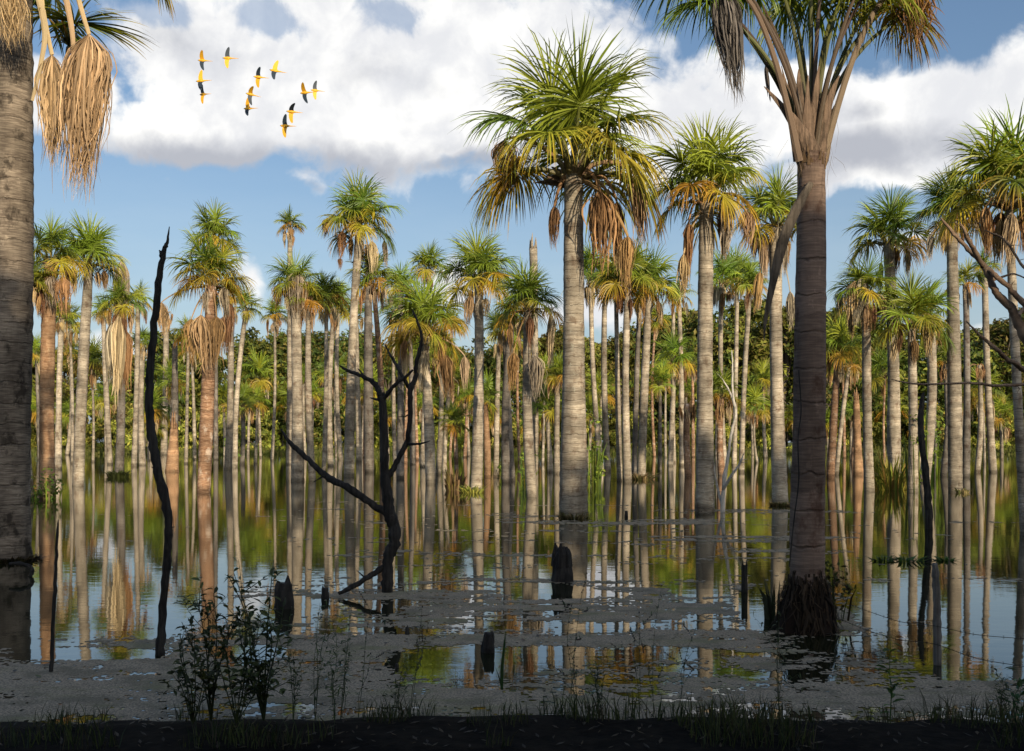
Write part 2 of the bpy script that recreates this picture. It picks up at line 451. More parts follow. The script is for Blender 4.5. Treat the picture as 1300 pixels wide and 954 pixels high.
EL, AZ = R(18), R(24)            # the sun stands low, behind the camera and to the right
S = Vector((math.sin(AZ) * math.cos(EL), -math.cos(AZ) * math.cos(EL), math.sin(EL)))
sl = bpy.data.lights.new('sun', 'SUN'); sl.energy = 5.0; sl.angle = R(.5); sl.color = (1, .85, .62)
so = bpy.data.objects.new('sun', sl); COL.objects.link(so); so.rotation_euler = (-S).to_track_quat('-Z', 'Y').to_euler()
so.location = S * 60

W = bpy.data.worlds.new('World'); SC.world = W; W.use_nodes = True
nt = W.node_tree; nt.nodes.clear()
wo = nt.nodes.new('ShaderNodeOutputWorld'); bg = nt.nodes.new('ShaderNodeBackground'); L(nt, bg.outputs[0], wo.inputs[0])
sky = nt.nodes.new('ShaderNodeTexSky'); sky.sky_type = 'NISHITA'; sky.sun_disc = False
sky.sun_elevation = R(26); sky.sun_rotation = math.pi - AZ; sky.air_density = 1.1; sky.dust_density = 2.6; sky.ozone_density = 2.2; sky.altitude = 0
SKY_STR = .115
bg.inputs[1].default_value = SKY_STR
tc = nt.nodes.new('ShaderNodeTexCoord')
sp = nt.nodes.new('ShaderNodeSeparateXYZ'); L(nt, tc.outputs['Generated'], sp.inputs[0])
azn = math_(nt, 'ARCTAN2', sp.outputs[0], sp.outputs[1])
eln = math_(nt, 'ARCSINE', sp.outputs[2])
cmb = nt.nodes.new('ShaderNodeCombineXYZ'); L(nt, azn, cmb.inputs[0]); L(nt, eln, cmb.inputs[1])
pv = cmb.outputs[0]
def ang(px, py):
    x, y = (px - CX) / F, (HY - py) / F
    return math.atan2(x, 1), math.atan(y / math.sqrt(1 + x * x))
def vadd(a, b):
    n = nt.nodes.new('ShaderNodeVectorMath'); n.operation = 'ADD'; L(nt, a, n.inputs[0])
    if isinstance(b, tuple): n.inputs[1].default_value = b
    else: L(nt, b, n.inputs[1])
    return n.outputs[0]
nz3 = nt.nodes.new('ShaderNodeTexNoise'); setin(nz3, 'Scale', 9); setin(nz3, 'Detail', 5); setin(nz3, 'Roughness', .55)
L(nt, pv, nz3.inputs['Vector'])
wv = nt.nodes.new('ShaderNodeVectorMath'); wv.operation = 'MULTIPLY_ADD'; L(nt, nz3.outputs['Color'], wv.inputs[0])
wv.inputs[1].default_value = (.09, .07, 0); wv.inputs[2].default_value = (-.045, -.035, 0)
wp = vadd(pv, wv.outputs[0])
def ell(px, py, rx, ry):
    a, e = ang(px, py)
    n = nt.nodes.new('ShaderNodeVectorMath'); n.operation = 'SUBTRACT'; L(nt, wp, n.inputs[0]); n.inputs[1].default_value = (a, e, 0)
    k = 1 / F * math.cos(a) ** 2
    m = nt.nodes.new('ShaderNodeVectorMath'); m.operation = 'DIVIDE'; L(nt, n.outputs[0], m.inputs[0]); m.inputs[1].default_value = (rx * k, ry / F * math.cos(a), 1)
    l = nt.nodes.new('ShaderNodeVectorMath'); l.operation = 'LENGTH'; L(nt, m.outputs[0], l.inputs[0])
    return math_(nt, 'SUBTRACT', 1, l.outputs['Value'])
def field(lst, k=.0):
    r = None
    for e in lst:
        v = ell(*e[:4])
        if len(e) > 4: v = math_(nt, 'MULTIPLY', v, e[4])
        if len(e) > 5: v = math_(nt, 'SUBTRACT', v, e[5])
        r = v if r is None else math_(nt, 'MAXIMUM', r, v)
    return r
clouds = [(330, 100, 250, 100), (560, 115, 320, 130), (250, 165, 150, 42), (700, 110, 190, 120), (860, 160, 170, 90), (1010, 150, 130, 70),
          (1170, 140, 150, 78), (1290, 120, 120, 75), (1115, 212, 165, 48), (440, 20, 260, 60), (1450, 140, 180, 90), (60, 120, 120, 60),
          (375, 228, 70, 36, .5, .2), (325, 365, 60, 60, .6, .26), (150, 428, 90, 50, .6, .25), (40, 440, 60, 50, .6, .25), (775, 385, 110, 75, .7, .2), (575, 362, 95, 70, .7, .25), (1160, 312, 110, 26, .5, .22), (930, 420, 110, 40, .5, .2), (1240, 430, 130, 45, .5, .2), (700, 400, 90, 60, .6, .22), (440, 300, 60, 16, .4, .25), (220, 215, 60, 18, .4, .25)]
# the same fair weather carries on round the rest of the sky
rest = [(-500, 60, 420, 90), (-1500, 80, 600, 110), (2100, 60, 420, 110), (3900, 60, 1200, 110)]
dens = field(clouds + rest)
det = noise(nt, pv, 17, 9, .6, .3)
det2 = noise(nt, mapping(nt, pv, (1, 1.5, 1)), 6, 4, .5)
dd = math_(nt, 'ADD', dens, math_(nt, 'MULTIPLY', math_(nt, 'SUBTRACT', det, .5), .95))
dd = math_(nt, 'ADD', dd, math_(nt, 'MULTIPLY', math_(nt, 'SUBTRACT', det2, .5), .35))
mask = ramp_f(nt, dd, .04, .34)
holes = field([(500, 10, 40, 28), (345, 14, 70, 22), (185, 15, 50, 22)])
mask = math_(nt, 'MULTIPLY', mask, math_(nt, 'SUBTRACT', 1, math_(nt, 'MULTIPLY', ramp_f(nt, math_(nt, 'ADD', holes, math_(nt, 'MULTIPLY', math_(nt, 'SUBTRACT', det, .5), 3.2)), .0, .7), .6)))
greys = field([(260, 195, 190, 38), (460, 205, 190, 36, .8), (740, 205, 140, 30, .8), (600, 215, 170, 20, .9), (1090, 205, 150, 48), (1240, 190, 130, 30, .8), (230, 60, 160, 40, .35), (480, 90, 120, 30, .3), (760, 95, 60, 26, .35), (700, 130, 70, 24, .25), (1090, 150, 70, 20, .4), (380, 235, 40, 10, .7), (1170, 320, 90, 8, .8)])
gs = ramp_f(nt, math_(nt, 'ADD', greys, math_(nt, 'MULTIPLY', math_(nt, 'SUBTRACT', det, .5), .9)), -.02, .75)
puff = ramp_f(nt, noise(nt, vadd(pv, (.012, -.02, 0)), 13, 7, .58, .2), .36, .66)
cc = mixc(nt, puff, (.78, .79, .82), (1.06, 1.05, 1.02))
cc = mixc(nt, gs, cc, (.47, .49, .545))
k = 1.0 / SKY_STR
cloudc = mixc(nt, 1.0, cc, (k, k, k), 'MULTIPLY')
SKYT = (.93, 1.0, 1.05)
skyc = mixc(nt, 1.0, sky.outputs[0], SKYT, 'MULTIPLY')
veil = math_(nt, 'MULTIPLY', ramp_f(nt, eln, .34, .02), math_(nt, 'MULTIPLY_ADD', noise(nt, mapping(nt, pv, (1, 3.5, 1)), 5, 6, .6), .7, .05))
skyc = mixc(nt, veil, skyc, (.62 * k, .72 * k, .80 * k))
L(nt, mixc(nt, mask, skyc, cloudc), bg.inputs[0])

# ------------------------------------------------------------------ ground and water
def fnoise(x, y, seed=0, octs=4):
    """fractal value noise"""
    rs = np.random.RandomState(seed); T = rs.rand(256, 256); r = np.zeros_like(x, dtype=float); a = 1; tot = 0
    for o in range(octs):
        xi = np.floor(x).astype(int); yi = np.floor(y).astype(int); fx = x - xi; fy = y - yi
        fx = fx * fx * (3 - 2 * fx); fy = fy * fy * (3 - 2 * fy)
        g = lambda i, j: T[(i + 31 * o) % 256, (j + 17 * o) % 256]
        r += a * ((g(xi, yi) * (1 - fx) + g(xi + 1, yi) * fx) * (1 - fy) + (g(xi, yi + 1) * (1 - fx) + g(xi + 1, yi + 1) * fx) * fy)
        tot += a; a *= .55; x = x * 2.03 + 5.1; y = y * 2.03 + 9.7
    return r / tot

def ground_z(x, y):
    shore = 166 + 5 * (fnoise(x / 22 + 40, x * 0 + 3.3, 5, 3) - .5) * 2
    near = 6.95 + .45 * (fnoise(x / 1.1 + 40, x * 0 + 1.7, 6, 4) - .5)
    z = -.8 + np.clip((y - shore + 8) / 10, 0, 1) * 1.4 + np.clip((y - shore) / 60, 0, 1) * .6
    b = np.clip((near - y) / .35 + .3, -1, 1)
    zn = np.where(y < 20, .07 * b + .05 * (fnoise(x * 3, y * 3, 8, 4) - .5), -1)
    zn = np.where((y >= near + .45) & (y < 20), -.8, zn)
    return np.maximum(z, zn)
gx = np.concatenate([[-4000, -1500, -600, -300, -200], np.arange(-140, -16, 6), np.arange(-16, 16, .16), np.arange(16, 141, 6), [200, 300, 600, 1500, 4000]])
gy = np.concatenate([[-3000, -600, -200, -60, -20, -5, 0, 3], np.arange(4.5, 9.2, .08), [10, 14, 20, 40, 80, 120, 150], np.arange(155, 185, 1.5), [200, 240, 300, 500, 1000, 3000, 6000]])
GX, GY = np.meshgrid(gx, gy)
GZ = ground_z(GX, GY)
mb = MB(); nx_, ny_ = len(gx), len(gy)
i, j = np.meshgrid(np.arange(ny_ - 1), np.arange(nx_ - 1), indexing='ij'); a = i * nx_ + j
mb.add(np.stack([GX, GY, GZ], -1).reshape(-1, 3), np.stack([a, a + 1, a + nx_ + 1, a + nx_], -1).reshape(-1, 4))
m, g, out = new_mat('peat')
tcg = N(g, 'ShaderNodeTexCoord'); sg = N(g, 'ShaderNodeSeparateXYZ'); L(g, tcg.outputs['Object'], sg.inputs[0])
far = ramp_f(g, sg.outputs[1], 60, 150)
n1 = noise(g, tcg.outputs['Object'], 9, 6, .65)
peat = mixc(g, ramp_f(g, n1, .35, .7), (.002, .0018, .0014), (.013, .010, .007))
grs = mixc(g, noise(g, tcg.outputs['Object'], .3, 4), (.06, .09, .015), (.14, .13, .04))
p = N(g, 'ShaderNodeBsdfPrincipled'); L(g, mixc(g, far, peat, grs), p.inputs['Base Color']); setin(p, 'Roughness', .95); setin(p, 'Specular IOR Level', .08)
L(g, bump(g, n1, .6, .03), p.inputs['Normal']); L(g, p.outputs[0], out.inputs[0])
tag(mb.build('ground', m, smooth=True), kind='structure')

m, g, out = new_mat('water')
tcg = N(g, 'ShaderNodeTexCoord')
r1 = noise(g, mapping(g, tcg.outputs['Object'], (1.0, 2.2, 1)), 2.0, 4, .55)
r2 = noise(g, mapping(g, tcg.outputs['Object'], (.25, .6, 1)), 1.0, 3, .5)
p = N(g, 'ShaderNodeBsdfPrincipled'); setin(p, 'Base Color', (.012, .014, .006, 1)); setin(p, 'Roughness', .015); setin(p, 'IOR', 1.52); setin(p, 'Specular IOR Level', .6)
L(g, bump(g, math_(g, 'ADD', r1, math_(g, 'MULTIPLY', r2, 2.0)), .13, .010), p.inputs['Normal'])
L(g, p.outputs[0], out.inputs[0])
mb = MB(); mb.add([(-420, 5.6, 0), (420, 5.6, 0), (420, 180, 0), (-420, 180, 0)], [(0, 1, 2, 3)])
tag(mb.build('water', m), kind='structure')

# floating weed: small flakes kept where the mat is dense
def weed_cover(x, y):
    px = x / y * F + CX; py = HY + F * CH / y
    big = fnoise(x / 2.6 + 50, y / .75 + 50, 11, 4); fine = fnoise(x / .22 + 50, y / .10 + 50, 12, 5); mid = fnoise(x / 1.1 + 80, y / .38 + 20, 15, 4)
    c = np.interp(py, [600, 640, 655, 735, 752, 790, 954], [-.32, -.15, -.105, -.085, .075, .105, .11])
    c = c + .10 * np.interp(px, [0, 200, 420, 1000, 1120, 1300], [-1.5, -1.2, 0, 0, -.9, -1.2]) * np.interp(py, [740, 800, 850], [1, .9, .1])
    for (ox, oy, rx, ry, k) in OPEN: c = c - 1.4 * k * np.clip(1.25 - np.sqrt(((px - ox) / rx) ** 2 + ((py - oy) / ry) ** 2), 0, .6)
    for (ox, oy, rx, ry, k) in BANDS: c = c + .62 * k * np.clip(1.2 - np.sqrt(((px - ox) / rx) ** 2 + ((py - oy) / ry) ** 2), 0, .6)
    return (big * .36 + mid * .30 + fine * .34) + c * .8 + .002
OPEN = [(590, 842, 90, 20, .6), (700, 833, 60, 12, .6), (480, 775, 26, 5, .3), (320, 830, 60, 10, .5), (350, 770, 55, 12, .8), (230, 770, 70, 26, .7), (75, 745, 130, 50, .7), (60, 800, 150, 22, .35), (110, 832, 110, 8, .35), (1250, 795, 140, 40, .5), (1240, 840, 70, 22, .7), (1180, 752, 130, 14, .5),
        (975, 770, 40, 25, .5), (1120, 775, 40, 20, .5), (700, 752, 60, 8, .5), (830, 830, 90, 8, .4), (1060, 822, 60, 6, .4), (890, 750, 40, 8, .4), (770, 797, 40, 4, .3), (545, 835, 40, 8, .3)]
BANDS = [(100, 715, 110, 4, .35), (160, 745, 60, 3, .3), (250, 762, 110, 7, .5), (120, 798, 120, 8, .5), (130, 815, 90, 8, .4), (480, 700, 60, 2.5, .3), (620, 735, 80, 5, .3), (800, 663, 110, 5, .45), (960, 650, 160, 3.5, .45), (930, 684, 160, 4, .4), (830, 715, 70, 3, .4), (870, 745, 150, 9, .3), (1230, 662, 90, 4, .4),
         (1150, 740, 60, 5, .35), (1110, 757, 90, 6, .35), (1180, 775, 130, 7, .4), (1240, 720, 90, 4, .3), (700, 745, 110, 9, .2), (660, 662, 60, 2.5, .35), (150, 693, 40, 2, .3), (1150, 797, 130, 12, .45)]
m, g, out = new_mat('duckweed')
tcg = N(g, 'ShaderNodeTexCoord')
f1 = noise(g, mapping(g, tcg.outputs['Object'], (1, .8, 1)), 55, 3, .7); f2 = noise(g, tcg.outputs['Object'], 3, 5, .6)
c = mixc(g, ramp_f(g, f1, .30, .70), (.13, .108, .078), (.46, .37, .26))
c = mixc(g, math_(g, 'MULTIPLY', ramp_f(g, f2, .46, .62), .65), c, (.14, .12, .08))
f4 = noise(g, mapping(g, tcg.outputs['Object'], (.6, 1.8, 1)), 1.6, 5, .65)
c = mixc(g, math_(g, 'MULTIPLY', ramp_f(g, f4, .50, .66), .6), c, (.20, .19, .09))
f5 = noise(g, mapping(g, tcg.outputs['Object'], (1, 1, 1)), 120, 2, .5)
c = mixc(g, math_(g, 'MULTIPLY', ramp_f(g, f5, .62, .70), .8), c, (.02, .018, .012))
p = N(g, 'ShaderNodeBsdfPrincipled'); L(g, c, p.inputs['Base Color']); setin(p, 'Roughness', .8); setin(p, 'Specular IOR Level', .12)
L(g, bump(g, f1, 1.0, .006), p.inputs['Normal']); L(g, p.outputs[0], out.inputs[0])
mb = MB(); rngw = np.random.default_rng(4)
for (y0, y1, dx, dy) in ((6.5, 10.5, .028, .035), (10.5, 14, .035, .05), (14, 20, .05, .09), (20, 34, .08, .16)):
    xs = np.arange(-.56 * y1 - .3, .56 * y1 + .3, dx); ys = np.arange(y0 - dy * .9, y1 + dy * .5, dy)
    X, Y = np.meshgrid(xs, ys)
    X = X + rngw.uniform(-.3, .3, X.shape) * dx; Y = Y + rngw.uniform(-.3, .3, X.shape) * dy
    Z = .0015 + rngw.uniform(0, .0015, X.shape)
    keep = weed_cover(X, Y)[:-1, :-1] + rngw.normal(0, .030, (len(ys) - 1, len(xs) - 1)) > .545
    n0 = len(xs); i, j = np.nonzero(keep); a = i * n0 + j
    used, inv = np.unique(np.stack([a, a + 1, a + n0 + 1, a + n0], -1), return_inverse=True)
    V = np.stack([X, Y, Z], -1).reshape(-1, 3)[used]
    mb.add(V, inv.reshape(-1, 4))
o = mb.build('duckweed', m)
tag(o, 'grey floating duckweed matted over the shaded near water', 'duckweed', kind='stuff')

# ------------------------------------------------------------------ palms
LEFT, BIG = 'big palms near the camera', 'palms standing in the water'
# left foreground palm: only its trunk, its hanging leaves and some fronds reach into the picture
D = dist(709); m_ = D / F
root, neck, m = palm('palm', 10, 709, 52, 14, -50, 30, 'none', 'thick ringed palm cut by the left edge with huge straw coloured leaves hanging', M_GREY, hero=1, cat='palm', group='palms in the foreground', w_top=54, flare=1.1, curve=.001, seed=3)
for ch in [c for c in root.children]:
    bpy.data.objects.remove(ch)
B = root.location.copy()
rng = np.random.default_rng(31)
mb, P_, r_ = trunk_mesh('trunk', None, at(15, -40, D) - B, 54 * m_, 52 * m_, M_TRUNK, rng, near=True, flare=1.12, curve=.001)
mb.build('trunk', M_NEAR, root, smooth=True)
def px3(px, py, dd=0.0): return np.array(at(px, py, D + dd) - B)
for (sx, sy, mx_, my, ex, ey, bot, ww, dd, nn) in ((45, -60, 50, 0, 66, 70, 213, 40, -.5, 260), (85, -70, 95, -10, 113, 44, 246, 70, -.8, 420), (10, -60, 20, -40, 12, -15, 62, 46, -1.0, 240)):
    q = MB(); e, t = petiole(q, px3(sx, sy, dd * .5), px3(mx_, my, dd), px3(ex, ey, dd), 4.5 * m_, 2.6 * m_, (.50, .36, .20), k=10)
    dead_blade(q, e, (bot - ey) * m_, ww * m_, nn, rng, (.50, .33, .19), st=9, lean=(.02, 0))
    q.build('dead_frond', M_DEAD, root)
q = MB(); tube(q, smooth_path([px3(48, -10, -.6), px3(57, 40, -.6), (px3(52, 80, -.6)), px3(41, 128, -.5)]), np.linspace(4.4, 2.0, 10) * m_, 7, (.50, .38, .22), .5); q.build('leaf_stalk', M_DEAD, root)
q = MB(); tube(q, smooth_path([px3(80, -20, -.7), px3(90, 30, -.7), (px3(93, 60, -.7)), px3(92, 90, -.6)]), np.linspace(4.0, 2.0, 10) * m_, 7, (.50, .36, .2), .5); q.build('leaf_stalk', M_DEAD, root)
for (ex, ey, tx, tz, Lp, dr, c1, c2, dd, n_) in ((92, 28, 1, .05, 95, .55, GREENS[0], YEL, .3, 80), (60, 20, .6, -.4, 100, .8, GREENS[3], GREENS[1], .9, 70), (70, -15, .9, .5, 90, .5, GREENS[1], GREENS[0], 1.1, 70),
        (88, 60, .5, -.8, 85, .6, (.09, .10, .02), ORA, .7, 60), (190, -60, .3, -.6, 78, 1.0, GREENS[0], ORA, .2, 60), (50, -60, .2, .9, 100, .4, GREENS[1], GREENS[0], .3, 60), (-50, -30, -.8, .4, 100, .6, GREENS[1], GREENS[0], .3, 60)):
    q = MB(); e, t = petiole(q, px3(30, -60, dd * .4), px3((30 + ex) / 2, min(ey, -60) - 15, dd), px3(ex, ey, dd), 5 * m_, 2.2 * m_, (.16, .18, .04), (.30, .2, .1), k=9)
    blade(q, e, (tx, .2, tz), Lp * m_, n_, dr, rng, c1, c2, st=7)
    q.build('frond', M_LEAF, root)

# the big palm in the middle
palm('palm', 728, 656, 33, 728, 154, 138, 'open', 'tallest central palm with a stout pale trunk, yellowing crown and withered brown leaves', hero=2, seed=12, group='palms in the foreground', w_top=22, curve=.001,
     extra_dead=((762, 243, 352, 42, -.9), (806, 222, 318, 30, -.4), (797, 300, 372, 26, -.6), (704, 262, 322, 18, -.4), (640, 178, 250, 40, -.2), (780, 262, 350, 20, .2)))
big = [o for o in bpy.data.objects if o.get('label', '').startswith('tallest central palm')][0]
rb = np.random.default_rng(5); Db = dist(656); mbp = Db / F; nkb = np.array(at(728, 223, Db) - big.location)
for k, (ex, ey, dd) in enumerate(((692, 224, -.2), (680, 232, .1), (700, 212, .3), (762, 218, -.3), (755, 208, .2), (742, 200, -.35), (716, 202, -.3))):
    q = MB(); e = np.array(at(ex, ey, Db + dd) - big.location)
    petiole(q, nkb + np.array([0, 0, -.22]), nkb + (e - nkb) * .35 + np.array([0, 0, -.08]), e, 9 * mbp, 2.0 * mbp, (.20, .13, .08), (.36, .24, .15), sides=9, flat=.45, k=16, boot=True)
    q.build('leaf_base', M_BOOT, big)
# the big palm on the right, its crown running out of the top of the picture
D = dist(800); m_ = D / F
B = at(1024, 800, D); B.z = 0
root = empty('palm', B, 'dark shaded near palm right of centre, its crown cut by the top edge', 'palm', 'palms in the foreground')
rng = np.random.default_rng(77)
def px3(px, py, dd=0.0): return np.array(at(px, py, D + dd) - B)
mb = MB()
ctr = [(1024, 830, 46), (1024, 780, 45), (1025, 735, 44), (1025, 700, 43.5), (1025, 650, 43), (1027, 560, 41), (1028, 470, 39.5), (1029, 380, 38), (1030, 300, 36.5), (1030, 215, 34), (1031, 196, 36)]
cp = np.array([np.append(px3(a, b), c * m_ / 2) for a, b, c in ctr]); sp_ = smooth_path(cp, 9)
rr = sp_[:, 3] * (1 + rng.normal(0, .014, len(sp_)))
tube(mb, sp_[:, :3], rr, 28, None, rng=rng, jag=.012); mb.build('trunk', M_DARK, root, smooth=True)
# root skirt of fibres at the waterline
q = MB()
for k in range(900):
    a = rng.uniform(0, 6.28); h = rng.uniform(0.0, .50) ** 1.0; R0 = (.17 + .15 * (1 - h / .50) ** .6) * rng.uniform(.75, 1.08)
    c_, s_ = math.cos(a), math.sin(a); z0 = h + .06; ln = rng.uniform(.10, .30)
    w_ = rng.uniform(.004, .012); tdir = np.array([-s_, c_, 0]); o0 = np.array([c_ * R0 * .9, s_ * R0 * .9, z0 + ln * .3]); o1 = np.array([c_ * R0 * 1.0, s_ * R0 * 1.0, z0 - ln * .4]) + rng.normal(0, .03, 3); o2 = np.array([c_ * (R0 + .03), s_ * (R0 + .03), z0 - ln]) + rng.normal(0, .04, 3)
    o2[2] = max(o2[2], -.02)
    cc_ = np.array((.034, .022, .014)) * rng.uniform(.3, 1.8)
    q.add([o0 - tdir * w_, o0 + tdir * w_, o1 - tdir * w_, o1 + tdir * w_, o2 - tdir * w_ * .3, o2 + tdir * w_ * .3], [(0, 1, 3, 2), (2, 3, 5, 4)], cc_)
tube(q, [(0, 0, -.1), (0, 0, .1), (0, 0, .28), (0, 0, .50)], [.32, .29, .24, .15], 20, (.02, .012, .009), rng=rng, jag=.12)
q.build('root_skirt', M_DEAD, root)
# leaf bases
nk = px3(1030, 200)
for (sx, sy, mx_, my, ex, ey, w0, w1, dd) in ((1040, 210, 1018, 160, 970, 110, 12, 2.0, -.20), (1026, 222, 1008, 150, 1000, 92, 11, 2, -.05), (1036, 222, 1046, 130, 1066, 96, 10, 2, -.10), (1040, 225, 1052, 140, 1072, 120, 9, 1.5, .02), (1030, 220, 1034, 130, 1040, 84, 10, 2, -.08), (1024, 220, 1014, 120, 1014, 88, 9, 2, .1), (1030, 232, 1022, 180, 1026, 96, 15, 2, -.12), (1022, 222, 1010, 160, 992, 84, 9, 1.5, .08)):
    q = MB(); petiole(q, px3(sx, sy, dd * .3), px3(mx_, my, dd * .7), px3(ex, ey, dd), w0 * m_, w1 * m_, (.10, .07, .045), (.20, .135, .09), sides=10, flat=.34, k=26, boot=True); q.build('leaf_base', M_BOOT, root)
q = MB(); tube(q, smooth_path([px3(1030, 232, -.14), px3(1010, 268, -.2), px3(993, 310, -.2), px3(981, 360, -.17), px3(972, 405, -.15), px3(970, 432, -.15)], 5), np.interp(np.linspace(0, 1, 26), [0, .15, .4, .75, 1], [3.5, 6, 7, 3.0, .6]) * m_, 8, (.055, .05, .047), .35); q.build('leaf_base', M_BARK, root)
q = MB()
for k in range(60):
    x0 = rng.uniform(1000, 1060); y0 = rng.uniform(90, 205); d0 = rng.uniform(-.22, .12); l = rng.uniform(15, 60); x1 = x0 + rng.normal(0, 9)
    tube(q, [px3(x0, y0, d0), px3((x0 + x1) / 2 + rng.normal(0, 3), y0 + l * .5, d0 - .02), px3(x1, y0 + l, d0 - .03)], [.0016, .0012, .0005], 3, (.14, .10, .07), cap=False)
for k in range(26):   # ragged remains of old bases round the top of the trunk
    a = rng.uniform(0, 6.28); R1 = 17.5 * m_; o0 = nk + np.array([math.cos(a) * R1, math.sin(a) * R1, rng.uniform(-.22, .0)]); tdv = np.array([-math.sin(a), math.cos(a), 0]); hh_ = rng.uniform(.04, .16); ww_ = rng.uniform(.01, .035); ou = np.array([math.cos(a), math.sin(a), 0]) * rng.uniform(.0, .03)
    q.add([o0 - tdv * ww_, o0 + tdv * ww_, o0 + tdv * ww_ * .3 + ou + [0, 0, hh_], o0 - tdv * ww_ * .6 + ou * .6 + [0, 0, hh_ * .7]], [(0, 1, 2, 3)], np.array((.22, .13, .08)) * rng.uniform(.4, 1.2))
q.build('fibre', M_DEAD, root)
PF = [  # petiole end, blade direction, blade length, droop, colours, depth
    (898, 2, -.9, -.2, 80, 2.6, 0, 1, -.25), (880, -30, -.7, .1, 95, 2.2, 1, 0, .35), (945, -30, -.6, .3, 95, 2.8, 1, 2, .5), (950, -5, -.5, -.3, 85, 3.2, 0, 3, .1), (1030, -60, 0, .3, 120, 2.8, 2, 1, .4),
    (1050, -85, .3, .9, 120, 1.8, 1, 0, .3), (1085, -35, .7, .2, 100, 3.0, 2, 2, .45), (1100, -10, .8, -.1, 90, 3.2, 1, 2, -.2), (1128, 8, .7, -.3, 85, 3.2, 2, 'Y', .3), (1150, 18, .5, -.6, 70, 2.6, 'Y', 'O', .05), (1000, 2, -.3, -.4, 80, 3.2, 1, 2, .75), (925, -50, -.3, .1, 110, 3.0, 2, 3, -.4), (1135, -40, .9, .2, 95, 3.0, 1, 0, .7), (850, -62, -.9, .2, 100, 2.4, 1, 0, -.1), (1068, 2, .3, -.4, 78, 3.4, 2, 1, .8), (1030, -12, .1, -.5, 85, 3.2, 1, 2, .9), (980, -40, -.3, .2, 100, 3.2, 2, 1, .4), (1112, -65, .8, .4, 105, 2.8, 1, 2, -.3)]
gc = lambda k: np.array(YEL) * .8 if k == 'Y' else (np.array(ORA) if k == 'O' else np.array(GREENS[k]))
for (ex, ey, tx, tz, Lp, dr, c1, c2, dd) in PF:
    q = MB(); sx = 1030 + np.clip((ex - 1030) * .06, -7, 7)
    e, t = petiole(q, px3(sx, 205, dd * .15), px3(1030 + (ex - 1030) * .17, 75 if abs(ex - 1030) > 60 else 40, dd * .5), px3(ex, ey, dd), 4.2 * m_, 1.9 * m_, (.12, .14, .03) if rng.random() < .5 else (.09, .055, .033), (.12, .08, .05), sides=8, k=14)
    blade(q, e, (tx, .3 * np.sign(dd), tz), Lp * m_, 78, dr, rng, gc(c1), gc(c2) * (1.15 if c1 != 'Y' else .8), st=8, wid=1.0)
    q.build('frond', M_LEAF, root)
for (sx, ex, ey, bot, ww, dd, nn, cc_) in ((1015, 918, -14, 126, 44, -.5, 260, (.17, .15, .135)), (1045, 1164, -18, 66, 60, -.1, 130, (.26, .12, .06)), (1012, 972, 82, 132, 5, -.1, 24, (.2, .17, .15))):
    q = MB(); e, t = petiole(q, px3(sx, 205, dd * .2), px3((sx + ex) / 2, ey - 25 if ey < 50 else 60, dd), px3(ex, ey, dd), 5 * m_, 2.4 * m_, (.2, .14, .1), k=14)
    dead_blade(q, e, (bot - ey) * m_, ww * m_, nn, rng, cc_, st=9, lean=(.06 if ex < 1000 else 0, 0)); q.build('dead_frond', M_DEAD, root)
q = MB()   # dry creeper over the crack of the trunk
tube(q, smooth_path([px3(1014, 470, -.17), px3(1017, 520, -.17), px3(1013, 560, -.18), px3(1014, 610, -.18), px3(1008, 660, -.18), px3(1002, 720, -.2)], 5), np.full(26, .9 * m_), 5, (.02, .015, .01)); q.build('creeper', M_BURNT, root)

